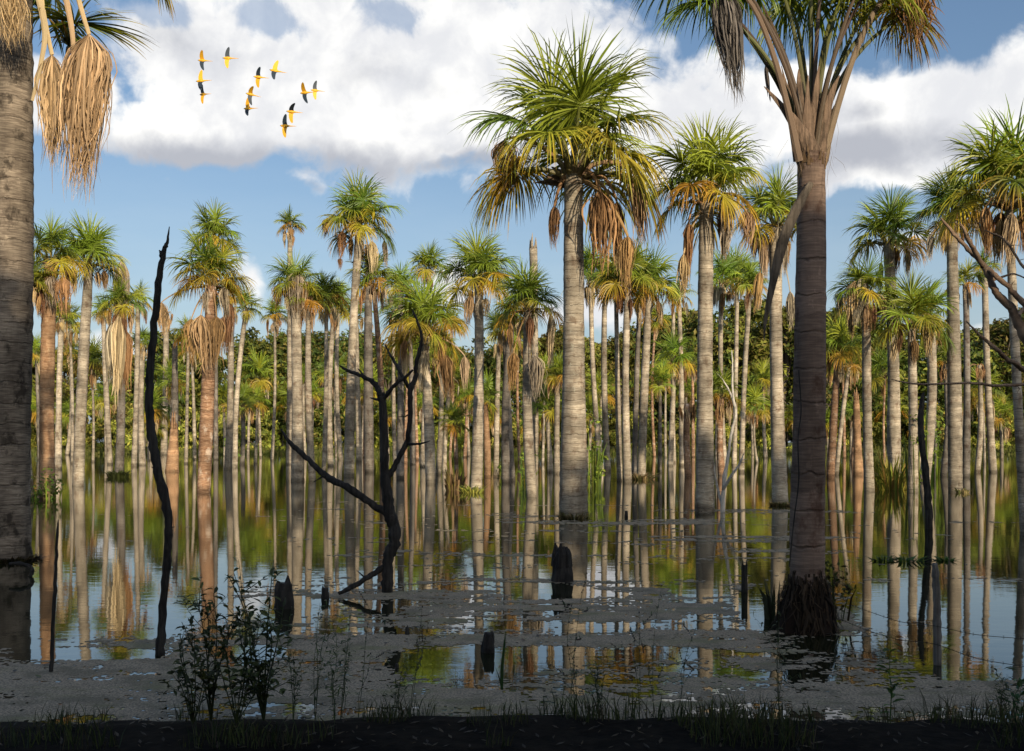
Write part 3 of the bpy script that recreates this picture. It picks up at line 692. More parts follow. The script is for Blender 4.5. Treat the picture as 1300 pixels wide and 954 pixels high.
T = [ # x, base y, w, crown x, crown y, r, kind, hero, material, label
 (895, 649, 22, 897, 218, 78, 'yellow', 1, 0, 'tall palm with gold drooping leaves between the central and the shaded near palm'),
 (991, 640, 18, 985, 262, 54, 'skirt', 1, 0, 'bright pale palm half hidden behind the dark near trunk'),
 (1213, 623, 17, 1208, 255, 52, 'lush', 1, 0, 'tall palm left of the right edge with a dark green crown and pale thick trunk'),
 (1303, 676, 12, 1281, 218, 88, 'yellow', 1, 0, 'big orange and green palm crown at the right edge of the photo'),
 (1134, 618, 16, 1128, 284, 52, 'lush', 1, 0, 'palm with rounded bright green crown just right of the dark near trunk'),
 (1159, 624, 12, 1157, 392, 52, 'lush', 1, 0, 'lower palm with wide fresh green crown under the rounded bright crown'),
 (1104, 623, 12, 1100, 357, 44, 'skirt', 1, 0, 'palm with yellowish crown and a beard of brown leaves on its left side'),
 (1172, 612, 13, 1180, 385, 34, 'sparse', 0, 0, 'cream coloured palm trunk standing behind the split burnt trunk'),
 (1226, 606, 9, 1226, 348, 27, 'small', 0, 3, 'slim grey palm with a small tattered crown right of the thick pale trunk'),
 (1261, 600, 9, 1250, 330, 22, 'small', 0, 0, 'thin palm rising behind the bare branches at the right edge'),
 (1240, 600, 7, 1243, 452, 24, 'dead', 0, 0, 'short palm with a mushroom shaped cap of dead leaves near the right edge'),
 (1197, 604, 8, 1200, 452, 22, 'skirt', 0, 3, 'thin dark palm with one rusty hanging leaf beside the thick right trunk'),
 (1054, 607, 10, 1064, 432, 36, 'yellow', 0, 1, 'brown barked palm right behind the dark near trunk'),
 (1061, 603, 6, 1078, 452, 26, 'small', 0, 0, 'slender grey palm in the gap right of the dark near trunk'),
 (764, 600, 7, 750, 335, 36, 'skirt', 0, 0, 'left one of two close slim palms right of the central palm'),
 (772, 599, 8, 768, 352, 30, 'small', 0, 0, 'right one of two close slim palms right of the central palm'),
 (787, 611, 7, 782, 352, 34, 'sparse', 0, 0, 'thin pale palm left of the wider one in the trio right of centre'),
 (797, 612, 10, 797, 345, 42, 'lush', 0, 0, 'middle and widest palm of the trio right of the central palm'),
 (805, 606, 7, 812, 362, 30, 'small', 0, 3, 'thin shaded palm squeezed inside the trio right of the centre'),
 (814, 607, 11, 824, 352, 42, 'yellow', 0, 0, 'shaded grey palm closing the trio on its right side'),
 (838, 600, 5, 838, 482, 20, 'young', 0, 3, 'very thin dark palm with small dark crown before the green bushes'),
 (851, 592, 7, 856, 448, 28, 'skirt', 0, 0, 'low palm with rust coloured beard left of the tall gold leaved palm'),
 (866, 592, 7, 862, 366, 22, 'small', 0, 0, 'thin palm with tiny crown just left of the tall gold leaved palm'),
 (874, 605, 9, 872, 500, 26, 'dead', 0, 1, 'short palm wearing dark dead leaves against the tall gold leaved trunk'),
 (920, 598, 7, 916, 345, 30, 'skirt', 0, 0, 'left one of three slim palms right of the gold leaved palm'),
 (932, 592, 6, 936, 340, 32, 'lush', 0, 0, 'middle one of three slim palms right of the gold leaved palm'),
 (941, 600, 7, 952, 355, 26, 'skirt', 0, 0, 'right one of three slim palms right of the gold leaved palm'),
 (917, 604, 9, 916, 492, 28, 'skirt', 0, 1, 'short palm with a full grey skirt behind the bleached branches'),
 (676, 631, 13, 670, 372, 46, 'lush', 1, 0, 'dark green palm with one big withered leaf left of the central palm'),
 (643, 613, 11, 650, 392, 30, 'small', 0, 3, 'thick grey shaded trunk left of the dark green palm'),
 (651, 611, 8, 640, 410, 24, 'small', 0, 3, 'thin dark trunk touching the thick grey shaded trunk'),
 (699, 600, 7, 694, 512, 25, 'young', 0, 0, 'short bushy green palm just left of the central trunk'),
 (707, 602, 8, 708, 470, 24, 'skirt', 0, 0, 'pale slim palm half covered by the left side of the central trunk'),
 (367, 590, 8, 368, 280, 20, 'skirt', 0, 0, 'tall thin palm with a tiny tufted crown left of the middle'),
 (378, 611, 15, 375, 350, 36, 'skirt', 1, 0, 'stout pale palm with crowded crown of mixed green and brown leaves'),
 (397, 611, 9, 392, 372, 28, 'small', 0, 0, 'bright pale palm directly right of the stout crowded one'),
 (411, 600, 6, 414, 370, 30, 'yellow', 0, 0, 'slender palm in the gap between two pale trunks left of the burnt tree'),
 (420, 592, 8, 424, 385, 24, 'skirt', 0, 0, 'narrow palm with brown hanging leaf left of the tall burnt limb'),
 (443, 605, 12, 456, 268, 50, 'yellow', 1, 0, 'tall palm with a wide flat crown standing highest left of centre'),
 (433, 584, 6, 430, 372, 22, 'sparse', 0, 0, 'thin trunk along the left side of the tall flat crowned palm'),
 (456, 586, 7, 452, 392, 24, 'sparse', 0, 0, 'thin trunk along the right side of the tall flat crowned palm'),
 (469, 600, 12, 468, 300, 24, 'dead', 0, 3, 'shaded palm with brown withered head under the wide flat crown'),
 (486, 605, 8, 474, 346, 32, 'skirt', 0, 1, 'orange brown slim trunk seen through the burnt tree'),
 (508, 608, 9, 508, 355, 26, 'lush', 0, 3, 'dark slim palm rising between the forks of the burnt tree'),
 (502, 596, 5, 500, 384, 22, 'small', 0, 0, 'very thin pale palm left of the dark slim one in the burnt fork'),
 (524, 590, 7, 520, 395, 24, 'small', 0, 3, 'thin dark trunk right of the burnt tree'),
 (536, 593, 7, 545, 332, 28, 'lush', 0, 0, 'thin palm topping the low broad crown beside the burnt tree'),
 (547, 613, 13, 538, 395, 58, 'yellow', 1, 0, 'low broad yellow green palm right of the burnt tree'),
 (556, 603, 7, 560, 440, 26, 'skirt', 0, 0, 'thin palm with rusty beard right of the low broad palm'),
 (604, 625, 14, 608, 336, 50, 'yellow', 1, 0, 'brown necked palm with spreading bright crown left of the dark green one'),
 (580, 622, 6, 577, 530, 22, 'young', 0, 1, 'knee high looking young fan palm with round star crown'),
 (619, 606, 9, 616, 500, 24, 'young', 0, 2, 'young orange stemmed palm right of the brown necked palm'),
 (630, 606, 7, 634, 412, 28, 'sparse', 0, 0, 'speckled thin pale palm between the brown necked and shaded grey trunks'),
 (564, 600, 6, 572, 470, 24, 'small', 0, 0, 'faint slim palm behind the young star crowned palm'),
 (60, 633, 19, 64, 313, 44, 'skirt', 1, 2, 'orange brown rough palm next to the trunk at the left edge'),
 (99, 617, 14, 113, 315, 46, 'lush', 1, 0, 'smooth pale leaning palm right of the orange brown one'),
 (74, 596, 8, 78, 392, 24, 'skirt', 0, 0, 'thin two tone palm between the orange and the smooth pale trunks'),
 (41, 634, 7, 38, 350, 34, 'skirt', 0, 0, 'slim pale palm against the trunk at the left edge'),
 (85, 578, 5, 88, 440, 20, 'yellow', 0, 0, 'distant thin palm with small golden crown left of the smooth pale palm'),
 (140, 590, 7, 131, 388, 18, 'skirt', 0, 0, 'thin palm leaning left with a tiny crown'),
 (151, 605, 11, 151, 376, 30, 'skirt', 1, 3, 'dark palm in a long straw skirt reaching half down the trunk'),
 (170, 592, 7, 175, 374, 22, 'small', 0, 0, 'thin pale palm right of the straw skirted one'),
 (181, 591, 8, 181, 428, 20, 'skirt', 0, 0, 'patchy thin palm left of the burnt pole'),
 (208, 578, 8, 211, 388, 18, 'dead', 0, 0, 'slim palm with one drooping dead leaf tuft right of the burnt pole'),
 (258, 625, 17, 268, 338, 50, 'yellow', 1, 1, 'shaggy brown scarred palm with a two tier crown and straw beard'),
 (274, 584, 6, 272, 290, 36, 'lush', 0, 3, 'thin dark palm hidden behind the scarred shaggy trunk'),
 (289, 596, 9, 292, 370, 22, 'sparse', 0, 0, 'left one of two close pale palms right of the scarred shaggy palm'),
 (298, 593, 7, 312, 384, 24, 'small', 0, 0, 'right one of two close pale palms right of the scarred shaggy palm'),
 (307, 590, 6, 308, 508, 18, 'young', 0, 3, 'short dark palm with small spiky crown before the bright bank'),
 (224, 582, 6, 219, 478, 22, 'young', 0, 0, 'low bright fan palm above the broken pale stump'),
]
MATS = [M_TRUNK, M_BROWN, M_ORANGE, M_GREY]
for (x, by, w, cx, cy, r, kind, hero, mi, lab) in T:
    ex = ()
    if x == 676: ex = ((680, 452, 512, 26, -.5), (652, 448, 500, 17, -.2), (700, 300 + 100, 470, 14, -.2))
    if x == 895: ex = ((922, 250, 310, 24, -.5), (868, 322, 380, 18, -.3), (948, 268, 320, 26, -.2))
    if x == 258: ex = ((255, 400, 480, 34, -.6), (275, 402, 470, 30, -.5), (243, 405, 462, 26, -.3), (205, 384, 430, 20, .3), (287, 400, 455, 22, .2))
    if x == 151: ex = ((142, 410, 500, 18, -.4), (160, 420, 505, 18, -.4), (151, 400, 515, 20, -.6), (155, 330, 420, 22, .3))
    if x == 60: ex = ((52, 360, 406, 16, -.3), (80, 352, 405, 26, -.5), (66, 350, 398, 20, -.4))
    if x == 1104: ex = ((1084, 358, 415, 26, -.5), (1066, 372, 405, 14, -.1), (1094, 352, 410, 24, -.5))
    if x == 378: ex = ((376, 345, 410, 30, -.5), (352, 362, 392, 16, -.2), (386, 355, 405, 18, -.3))
    if x == 547: ex = ((538, 445, 500, 18, -.4), (565, 450, 512, 24, -.3), (590, 452, 500, 14, -.2))
    if x == 443: ex = ((414, 278, 306, 14, -.2), (488, 305, 342, 8, -.2), (467, 312, 345, 10, -.2), (432, 328, 345, 8, -.2))
    if x == 1303: ex = ((1252, 262, 336, 18, -.5), (1285, 270, 345, 24, -.6), (1300, 260, 325, 20, -.3))
    if x == 991: ex = ((970, 300, 360, 14, -.3), (1003, 370, 420, 14, -.3), (965, 345, 400, 12, -.3))
    if x == 1159: ex = ((1180, 400, 455, 16, -.3), (1140, 395, 430, 12, -.1))
    if x == 1213: ex = ((1182, 298, 332, 13, -.3), (1240, 260, 300, 16, -.2))
    palm('palm', x, by, w, cx, cy, r, kind, lab, MATS[mi], hero, extra_dead=ex, curve=.006 if hero else .012)

# headless trunks and snags
def snag(name, x, by, w, tx, ty, label, mat, wt=None, flare=1.0, cat='dead palm', group=None):
    D = dist(by); m = D / F; B = at(x, by, D); B.z = 0; top = at(tx, ty, D) - B
    rng = np.random.default_rng(int(x))
    mb, P, rad = trunk_mesh('t', None, top, w * m, (wt or w * .85) * m, mat, rng, near=True, flare=flare, snag=True, curve=.003)
    o = mb.build(name, mat, smooth=True, loc=B); tag(o, label, cat, group); return o
snag('headless_palm', 679, 600, 8, 677, 316, 'tall headless palm trunk poking above the dark green crown', M_TRUNK, 10)
snag('headless_palm', 856, 588, 5, 855, 400, 'short thin headless trunk among the far bushes', M_TRUNK)
snag('broken_palm', 1090, 603, 13, 1087, 508, 'splintered orange broken palm stem right of the dark near trunk', M_ORANGE, 7)
snag('broken_palm', 218, 599, 17, 221, 545, 'low broken pale stump of a palm right of the burnt pole', M_ORANGE, 10, 1.1)
snag('broken_palm', 222, 588, 9, 222, 440, 'dark broken palm stem behind the pale stump', M_GREY, 7)

# ------------------------------------------------------------------ slim palms filling the distance
ORD = 'first second third fourth fifth sixth seventh eighth ninth tenth eleventh twelfth thirteenth fourteenth fifteenth sixteenth seventeenth eighteenth nineteenth twentieth'.split()
def ordinal(k):
    if k < 20: return ORD[k]
    tens = {2: 'twenty', 3: 'thirty', 4: 'forty', 5: 'fifty', 6: 'sixty'}
    a, b = divmod(k + 1, 10)
    return {2: 'twentieth', 3: 'thirtieth', 4: 'fortieth', 5: 'fiftieth', 6: 'sixtieth'}[a] if b == 0 else tens[a] + '-' + ORD[b - 1]
rg = random.Random(9)
fx = sorted([50, 92, 118, 192, 236, 247, 324, 331, 345, 388, 427, 462, 515, 530, 571, 590, 660, 689, 746, 831, 845, 880, 962, 972, 1072, 1082, 1123, 1188, 1250, 1272])
for k, x in enumerate(fx):
    by = rg.uniform(580, 590); cyy = rg.uniform(392, 525); r = rg.uniform(19, 31)
    palm('far_palm', x, by, rg.uniform(3.0, 5.0), x + rg.uniform(-4, 4), cyy, r, rg.choice(['lush', 'small', 'yellow', 'skirt', 'sparse', 'skirt']),
         'thin far palm, %s from the left in the back row before the forest' % ordinal(k), MATS[rg.choice([0, 0, 1, 3])], 0, cat='palm', group='thin palms in the back row', curve=.015)

# ------------------------------------------------------------------ broad-leaved forest on the far bank
TG = [(.090, .120, .020), (.130, .150, .024), (.055, .080, .016), (.20, .20, .030), (.17, .14, .035)]
def leaf_cloud(mb, C, Rc, n, size, rng, cols, flat=.75):
    """n leaf sprays scattered through a clump centred at C"""
    d = unit(rng.normal(0, 1, (n, 3))); r = Rc * rng.uniform(.25, 1.05, n) ** .6
    P = C + d * r[:, None] * np.array([1, 1, flat])
    nrm = unit(d + rng.normal(0, .55, (n, 3)) + [0, 0, .35]); a = unit(np.cross(nrm, rng.normal(0, 1, (n, 3)))); b = np.cross(nrm, a)
    s = size * rng.uniform(.5, 1.3, n)[:, None]
    V = np.stack([P - a * s, P - b * s * .42, P + a * s, P + b * s * .42 + nrm * s * .2], 1).reshape(-1, 3)
    Fq = np.arange(n * 4).reshape(-1, 4)
    c = cols[rng.integers(0, len(cols), n)] * rng.uniform(.6, 1.4, n)[:, None]
    mb.add(V, Fq, np.repeat(c, 4, 0))

TREE = []
def tree_proto(seed, H=1.0, wide=.55, ncl=46, per=150, leaf=.022, cols=None, low=.25):
    rng = np.random.default_rng(seed); cols = np.array(cols or [TG[seed % 5], TG[(seed + 1) % 5], TG[(seed + 3) % 5]])
    cr, tr = MB(), MB()
    tube(tr, smooth_path([(0, 0, -.05), (rng.normal(0, .01), 0, .3), (rng.normal(0, .02), rng.normal(0, .02), .8)], 3), np.linspace(.022, .007, 7), 7, (.2, .2, .2))
    for k in range(ncl):
        u = rng.uniform(low, .95); a = rng.uniform(0, 6.28)
        R0 = wide * .5 * (math.sin(math.pi * min(1, (u - low + .08) / (1.05 - low))) ** .6) * rng.uniform(.35, 1.1)
        C = np.array([math.cos(a) * R0, math.sin(a) * R0, u * H])
        if k % 4 == 0: tube(tr, [(0, 0, u * .55), C * [.5, .5, .85], C], [.009, .006, .003], 5, (.2, .2, .2))
        cc = cols * rng.uniform(.65, 1.35)
        leaf_cloud(cr, C, rng.uniform(.05, .12) * (wide / .55) ** .5, per, leaf, rng, cc)
    return cr.mesh('crown', M_TREE), tr.mesh('trunk', M_BARK)
for s in range(5): TREE.append(tree_proto(s + 1, low=.07, ncl=60, wide=(.62, .75, .55, .85, .68)[s]))
BUSH = [tree_proto(20 + s, wide=1.5, ncl=34, per=95, leaf=.055, low=.04, cols=[(.26, .27, .04), (.20, .25, .03), (.40, .40, .06)] if s % 2 else [TG[1], (.24, .25, .04), (.38, .33, .07)]) for s in range(4)]

def put_tree(name, protos, x, y, z, h, label, cat, group, rng, parts=True, sx=1.0):
    pr = protos[rng.integers(0, len(protos))]
    root = empty(name, (x, y, z), label, cat, group)
    for me in pr:
        o = bpy.data.objects.new(me.name.split('.')[0], me); COL.objects.link(o); o.parent = root
        o.scale = (h * sx, h * sx, h)
    root.rotation_euler = (0, 0, rng.uniform(0, 6.28))
    return root
rng = np.random.default_rng(8)
KT = ['rounded dark green', 'broad mid green', 'ragged deep green', 'yellowish green', 'dense shaded']
xs = sorted([-101, -94, -85, -78, -70, -62, -55, -47, -40, -33, -27, -21, -14, -7, -1, 6, 13, 19, 26, 34, 41, 47, 54, 62, 69, 77, 85, 92, 100])
def topy(px): return -9 + np.interp(px, [0, 40, 120, 250, 330, 420, 560, 640, 740, 780, 840, 950, 1010, 1110, 1300], [445, 448, 455, 440, 408, 430, 425, 440, 420, 440, 405, 395, 398, 410, 405])
for k, x in enumerate(xs):
    y = 178 + rng.uniform(-4, 10); px = x / y * F + CX
    h = (HY - topy(px) - rng.uniform(-8, 24)) / F * y + 1.2
    put_tree('forest_tree', TREE, x, y, .5, h, '%s tree in the forest line across the water, %s from the left' % (KT[k % 5], ordinal(k)), 'tree', 'forest trees in the front row', rng, sx=1.0)
for k, x in enumerate(range(-120, 121, 11)):
    y = 200 + rng.uniform(-4, 10); px = x / y * F + CX
    h = (HY - topy(px) + 2 - rng.uniform(-12, 22)) / F * y + 1.2
    put_tree('forest_tree', TREE, x + rng.uniform(-2, 2), y, .8, h, 'tree deep in the forest behind its front row, %s from the left' % ordinal(k), 'tree', 'forest trees in the rear row', rng)
KB = ['bright', 'dark', 'sunlit', 'loose', 'low']
for k in range(52):
    x = -102 + k * 4.0 + rng.uniform(-1.5, 1.5); y = 169 + rng.uniform(-1.5, 4)
    h = rng.uniform(3.5, 8.5)
    put_tree('bush', BUSH, x, y, .05, h, '%s bush on the far shore, %s from the left in its row' % (KB[k % 5], ordinal(k)), 'bush', 'bushes along the far shore', rng, sx=.75)
for k in range(34):
    x = -98 + k * 6 + rng.uniform(-2, 2)
    y = rng.uniform(140, 166); B = Vector((x * y / 172, y, 0)); kind = rng.choice(['lush', 'yellow', 'young', 'skirt'])
    x = B.x
    px = x / y * F + CX; r = rng.uniform(17, 26); D = y; m = D / F
    root = empty('fan_palm', B, 'low fan palm before the far shore bushes, %s from the left' % ordinal(k), 'palm', 'low palms on the far shore')
    hgt = rng.uniform(3.0, 10.0)
    mb, P, rad = trunk_mesh('trunk', None, (rng.normal(0, .3), 0, hgt), .45, .35, M_TRUNK, rng); mb.build('trunk', M_TRUNK, root, smooth=True)
    for me in crown_proto(kind, int(rng.integers(0, 4))):
        if me is None: continue
        o = bpy.data.objects.new(me.name.split('.')[0], me); COL.objects.link(o); o.parent = root; o.location = (0, 0, hgt); rm = r * m
        o.scale = (rm, rm, rm); o.rotation_euler = (0, 0, rng.uniform(0, 6.28))
# marsh grass along the shore
mb = MB(); n = 26000
X = rng.uniform(-110, 110, n); Y = rng.uniform(161, 169, n) ; hh = rng.uniform(.3, 1.5, n) * np.interp(Y, [161, 164, 169], [.35, .8, 1.3]); a = rng.uniform(0, 3.14, n); w = rng.uniform(.06, .16, n)
lx, ly = rng.normal(0, .3, n), rng.normal(0, .3, n)
V = np.stack([np.stack([X - np.cos(a) * w, Y - np.sin(a) * w, X * 0 - .1], 1), np.stack([X + np.cos(a) * w, Y + np.sin(a) * w, X * 0 - .1], 1), np.stack([X + lx, Y + ly, hh], 1), np.stack([X + lx, Y + ly, hh], 1)], 1)
Q = np.arange(n * 4).reshape(-1, 4); Q[:, 3] = Q[:, 2]
cg = np.array([(.13, .15, .03), (.18, .17, .05), (.09, .12, .02)])[rng.integers(0, 3, n)] * rng.uniform(.6, 1.3, n)[:, None]
mb.add(V.reshape(-1, 3), Q, np.repeat(cg, 4, 0))
tag(mb.build('marsh_grass', M_TREE), 'yellow green marsh grass lining the far shore', 'grass', kind='stuff')

# trees on the near bank behind the camera: they throw the foreground into shade
PR = [tree_proto(50 + s, wide=.95, ncl=110, per=130, leaf=.05, low=.04) for s in range(2)]
sh = [(-12, 14), (-6, 14.5), (-1, 16), (4, 16.5), (8, 16.8), (12.5, 14), (17, 14), (21.5, 16.3), (26.5, 18), (31, 19), (36, 19), (42, 18.5)]
for k, (x, h) in enumerate(sh):
    root = put_tree('bank_tree', PR, x, -20 + (k % 2) * 1.5, 0, h, 'leafy tree on the bank behind the camera, %s from the left' % ordinal(k), 'tree', 'trees behind the camera', rng, sx=.72)

# ------------------------------------------------------------------ low growth at the foot of the palms
def tuft(name, px, by, wpx, hpx, label, cols, n=160, drop=.3, cat='plant', D=None, leaf=False, width=.012):
    D = D or dist(by); m = D / F; B = at(px, by, D); B.z = 0
    rng = np.random.default_rng(int(px * 3)); mb = MB(); R0 = wpx * m / 2; H = hpx * m
    a = rng.uniform(0, 6.28, n); rr = R0 * np.sqrt(rng.random(n)); cols = np.array(cols)
    for k in range(n if not leaf else n // 10 + 8):
        b = np.array([math.cos(a[k]) * rr[k], math.sin(a[k]) * rr[k], -.02]); h = H * rng.uniform(.3, 1.0)
        out_ = np.array([math.cos(a[k]), math.sin(a[k]), 0]) * rng.uniform(.1, .9) * R0 * drop * 2
        s = np.array([-math.sin(a[k] + rng.normal(0, .8)), math.cos(a[k]), 0]) * width * rng.uniform(.6, 1.4) * (D / 9) ** .6
        p1 = b + [0, 0, h * .6] + out_ * .4; p2 = b + out_ + [0, 0, h * rng.uniform(.7, 1.05)]
        mb.add([b - s, b + s, p1 - s * .9, p1 + s * .9, p2 - s * .1, p2 + s * .1], [(0, 1, 3, 2), (2, 3, 5, 4)], cols[rng.integers(0, len(cols))] * rng.uniform(.6, 1.3))
    if leaf: [leaf_cloud(mb, np.array([rng.normal(0, R0 * .45), rng.normal(0, R0 * .45), H * u]), R0 * rng.uniform(.35, .8), max(8, n // 4), .032 * (D / 9) ** .75, rng, cols, flat=1.1) for u in rng.uniform(.12, .95, 9)]
    o = mb.build(name, M_TREE, loc=B); return tag(o, label, cat, 'growth at the palm feet')
DRY = [(.34, .26, .12), (.24, .18, .08), (.16, .17, .05)]; GRN = [(.16, .24, .03), (.24, .30, .04), (.11, .17, .03)]
tuft('grass_clump', 729, 658, 38, 13, 'dry brown grass ring at the foot of the central palm', [(.26, .19, .09), (.16, .12, .05), (.12, .12, .04)], 190, .6, width=.007)
tuft('vine_clump', 60, 634, 40, 36, 'climbing yellow green vines round the orange brown palm foot', GRN + DRY, 110, .5, leaf=True)
tuft('grass_clump', 151, 606, 24, 11, 'mossy green hump at the foot of the straw skirted palm', [(.06, .08, .02), (.04, .05, .015)], 200, .6)
tuft('grass_clump', 600, 626, 24, 15, 'yellow grass clump at the foot of the brown necked palm', [(.4, .34, .08), (.3, .3, .06)], 70, .7)
tuft('young_plant', 640, 606, 20, 24, 'small leafy plant right of the brown necked palm foot', GRN, 60, .6, leaf=True)
tuft('grass_clump', 991, 642, 24, 7, 'dry grass ring at the foot of the bright palm behind the dark trunk', DRY, 160, .6)
tuft('grass_clump', 812, 609, 36, 11, 'pale twiggy grass around the trio of palms right of centre', DRY, 160, .8)
tuft('fern_clump', 1132, 622, 36, 52, 'golden green ferny clump at the foot of the right palms', [(.34, .28, .05), (.2, .22, .03), (.36, .22, .06)], 150, .8)
tuft('leafy_vine', 1164, 624, 22, 110, 'bright leafy vine between the right palms', GRN, 90, .4, leaf=True)
tuft('leafy_vine', 1184, 606, 22, 90, 'lush climbing plant right of the split burnt trunk', GRN, 90, .4, leaf=True)
tuft('young_plant', 296, 590, 22, 36, 'fresh green sprig before the two close pale palms on the left', GRN, 40, .6, leaf=True)
tuft('young_plant', 670, 622, 28, 50, 'green leafy sprig on the trunk left of the central palm', GRN, 50, .6, leaf=True)
tuft('shrub', 752, 618, 34, 90, 'loose green shrub right of the central trunk', GRN, 90, .5, leaf=True)
tuft('grass_clump', 1222, 626, 14, 8, 'little dry grass at the foot of the thick right palm', DRY, 60, .6)
tuft('grass_clump', 577, 623, 22, 36, 'dry brown thatch around the young star crowned palm', [(.25, .16, .08), (.2, .13, .06), (.3, .24, .06)], 110, .5)
tuft('vine_clump', 1062, 788, 32, 84, 'dark trailing vines beside the root skirt of the near palm', [(.05, .06, .015), (.07, .08, .015), (.04, .03, .015)], 80, .5, leaf=True)
tuft('vine_clump', 984, 786, 26, 60, 'small dark leafy vine left of the root skirt of the near palm', [(.03, .04, .015), (.04, .04, .02)], 26, .7)
tuft('root_mat', 14, 712, 66, 9, 'dark fibrous root mat round the foot of the left edge palm', [(.06, .045, .02), (.09, .065, .03), (.05, .05, .015)], 420, .35)
for (px, by, w, h, lb) in ((1122, 712, 26, 9, 'left small patch of dark floating water leaves on the right'), (1150, 713, 40, 12, 'bigger patch of dark floating water leaves on the right'), (1200, 712, 20, 8, 'right small patch of dark floating water leaves by the post')):
    o = tuft('water_plant', px, by, w, h, lb, [(.04, .07, .015), (.07, .11, .022)], 44, 1.0, width=.013); o['group'] = 'floating water leaves'

# ------------------------------------------------------------------ dead trees, poles, stumps
def limb(points, D, dz=0.0, rng=None, m=None, k=5):
    P = []
    for q in points:
        px, py, w = q[:3]; dd = q[3] if len(q) > 3 else 0
        v = at(px, py, D + dd); P.append((v.x, v.y, v.z, w * D / F / 2))
    return smooth_path(P, k)
def branchy(name, label, cat, base, D, limbs, mat, group=None, jag=.09):
    B = at(base[0], base[1], D); B.z = 0
    root = empty(name, B, label, cat, group); rng = np.random.default_rng(int(base[0]))
    for nm, pts in limbs:
        q = limb(pts, D); q[:, :3] -= np.array(B)
        q[:, 3] *= 1 + rng.normal(0, .06, len(q))
        q[1:-1, :3] += rng.normal(0, 1, (len(q) - 2, 3)) * np.minimum(q[1:-1, 3:4], .03) * (.13 if nm != 'post' else .03)
        mb = MB(); tube(mb, q[:, :3], np.maximum(q[:, 3], .002), 10, rng=rng, jag=jag)
        if nm == 'branch' or name == 'burnt_pole':
            for k in range(min(5, len(q) // 7)):      # broken twigs
                i0 = rng.integers(3, len(q) - 1); d = unit(rng.normal(0, 1, 3) + [0, 0, .4]); l0 = rng.uniform(.04, .16) * (D / 11); r0 = q[i0, 3] * .4
                p0 = q[i0, :3]; p1 = p0 + d * l0 * .5; p2 = p1 + unit(d + rng.normal(0, .4, 3)) * l0 * .5
                tube(mb, [p0, p1, p2], [r0, r0 * .6, r0 * .2], 5, rng=rng, jag=.1)
        mb.build(nm, mat, root, smooth=True)
    return root
D = dist(832)
branchy('burnt_pole', 'tall charred bent pole standing left of the leafy foreground shrub', 'dead tree', (203, 832), D,
        [('trunk', [(203, 846, 11), (204, 815, 11), (207, 770, 10.5), (211, 720, 10), (214, 680, 10), (213, 652, 11), (204, 615, 12), (196, 575, 11.5), (191, 540, 11), (189, 500, 10.5), (192, 460, 10), (196, 410, 9.5), (201, 360, 8.5), (207, 322, 6.5), (212, 308, 4), (215, 288, 1)]),
         ('branch', [(206, 326, 7), (204, 321, 4), (202, 318, 1.5)])], M_BURNT)
branchy('thin_pole', 'thin dark stick upright in the water near the left edge', 'pole', (65, 853), dist(853),
        [('trunk', [(65, 862, 5), (66, 820, 5), (69, 760, 4.5), (71, 715, 4), (73, 672, 3), (74, 660, 1)])], M_BURNT)
D = dist(752)
branchy('burnt_tree', 'charred branching dead tree in the water left of the centre', 'dead tree', (492, 752), D,
        [('trunk', [(491, 765, 15), (492, 735, 14), (493, 710, 14), (500, 690, 16), (501, 672, 15), (495, 655, 15), (493, 640, 14), (490, 615, 13), (488, 590, 11.5), (488, 560, 11), (487, 530, 10), (485, 506, 10), (483, 500, 9)]),
         ('branch', [(496, 652, 12), (478, 644, 9), (455, 628, 9), (436, 616, 8.5), (418, 608, 9, .15), (402, 594, 7, .2), (388, 580, 6.5, .3), (374, 568, 6, .35), (364, 557, 4.5, .4), (357, 545, 2, .45)]),
         ('branch', [(490, 610, 9), (499, 596, 7.5), (507, 580, 7), (515, 565, 6.5), (519, 545, 6, -.1), (521, 520, 6, -.15), (521, 496, 7, -.2), (527, 480, 6.5, -.2), (529, 460, 5.5, -.25), (534, 440, 4.5, -.3), (535, 424, 3.5, -.3), (529, 406, 3, -.3), (524, 394, 1.5, -.3)]),
         ('branch', [(485, 508, 9), (479, 492, 7, .1), (473, 485, 6.5, .15), (462, 479, 5.5, .2), (447, 473, 4.5, .25), (438, 469, 3.5, .3), (431, 464, 1.5, .3)]),
         ('branch', [(487, 506, 6), (497, 494, 5, -.1), (506, 485, 4.5, -.15), (516, 478, 4, -.15), (524, 470, 2.5, -.2)]),
         ('branch', [(521, 496, 5), (512, 480, 4.5, -.1), (503, 464, 4, 0), (496, 452, 3, .1), (489, 438, 1.5, .15)]),
         ('branch', [(518, 564, 4), (527, 564, 3, -.2), (536, 563, 2.5, -.3), (546, 560, 1, -.4)]),
         ('branch', [(483, 508, 4), (476, 507, 3), (470, 505, 1)]), ('branch', [(461, 478, 3), (458, 472, 2), (454, 468, .8)]),
         ('branch', [(496, 716, 9), (484, 722, 8), (470, 731, 7, -.15), (455, 741, 6.5, -.25), (440, 749, 6, -.35), (430, 754, 4, -.4)])], M_BURNT)
D = dist(650)
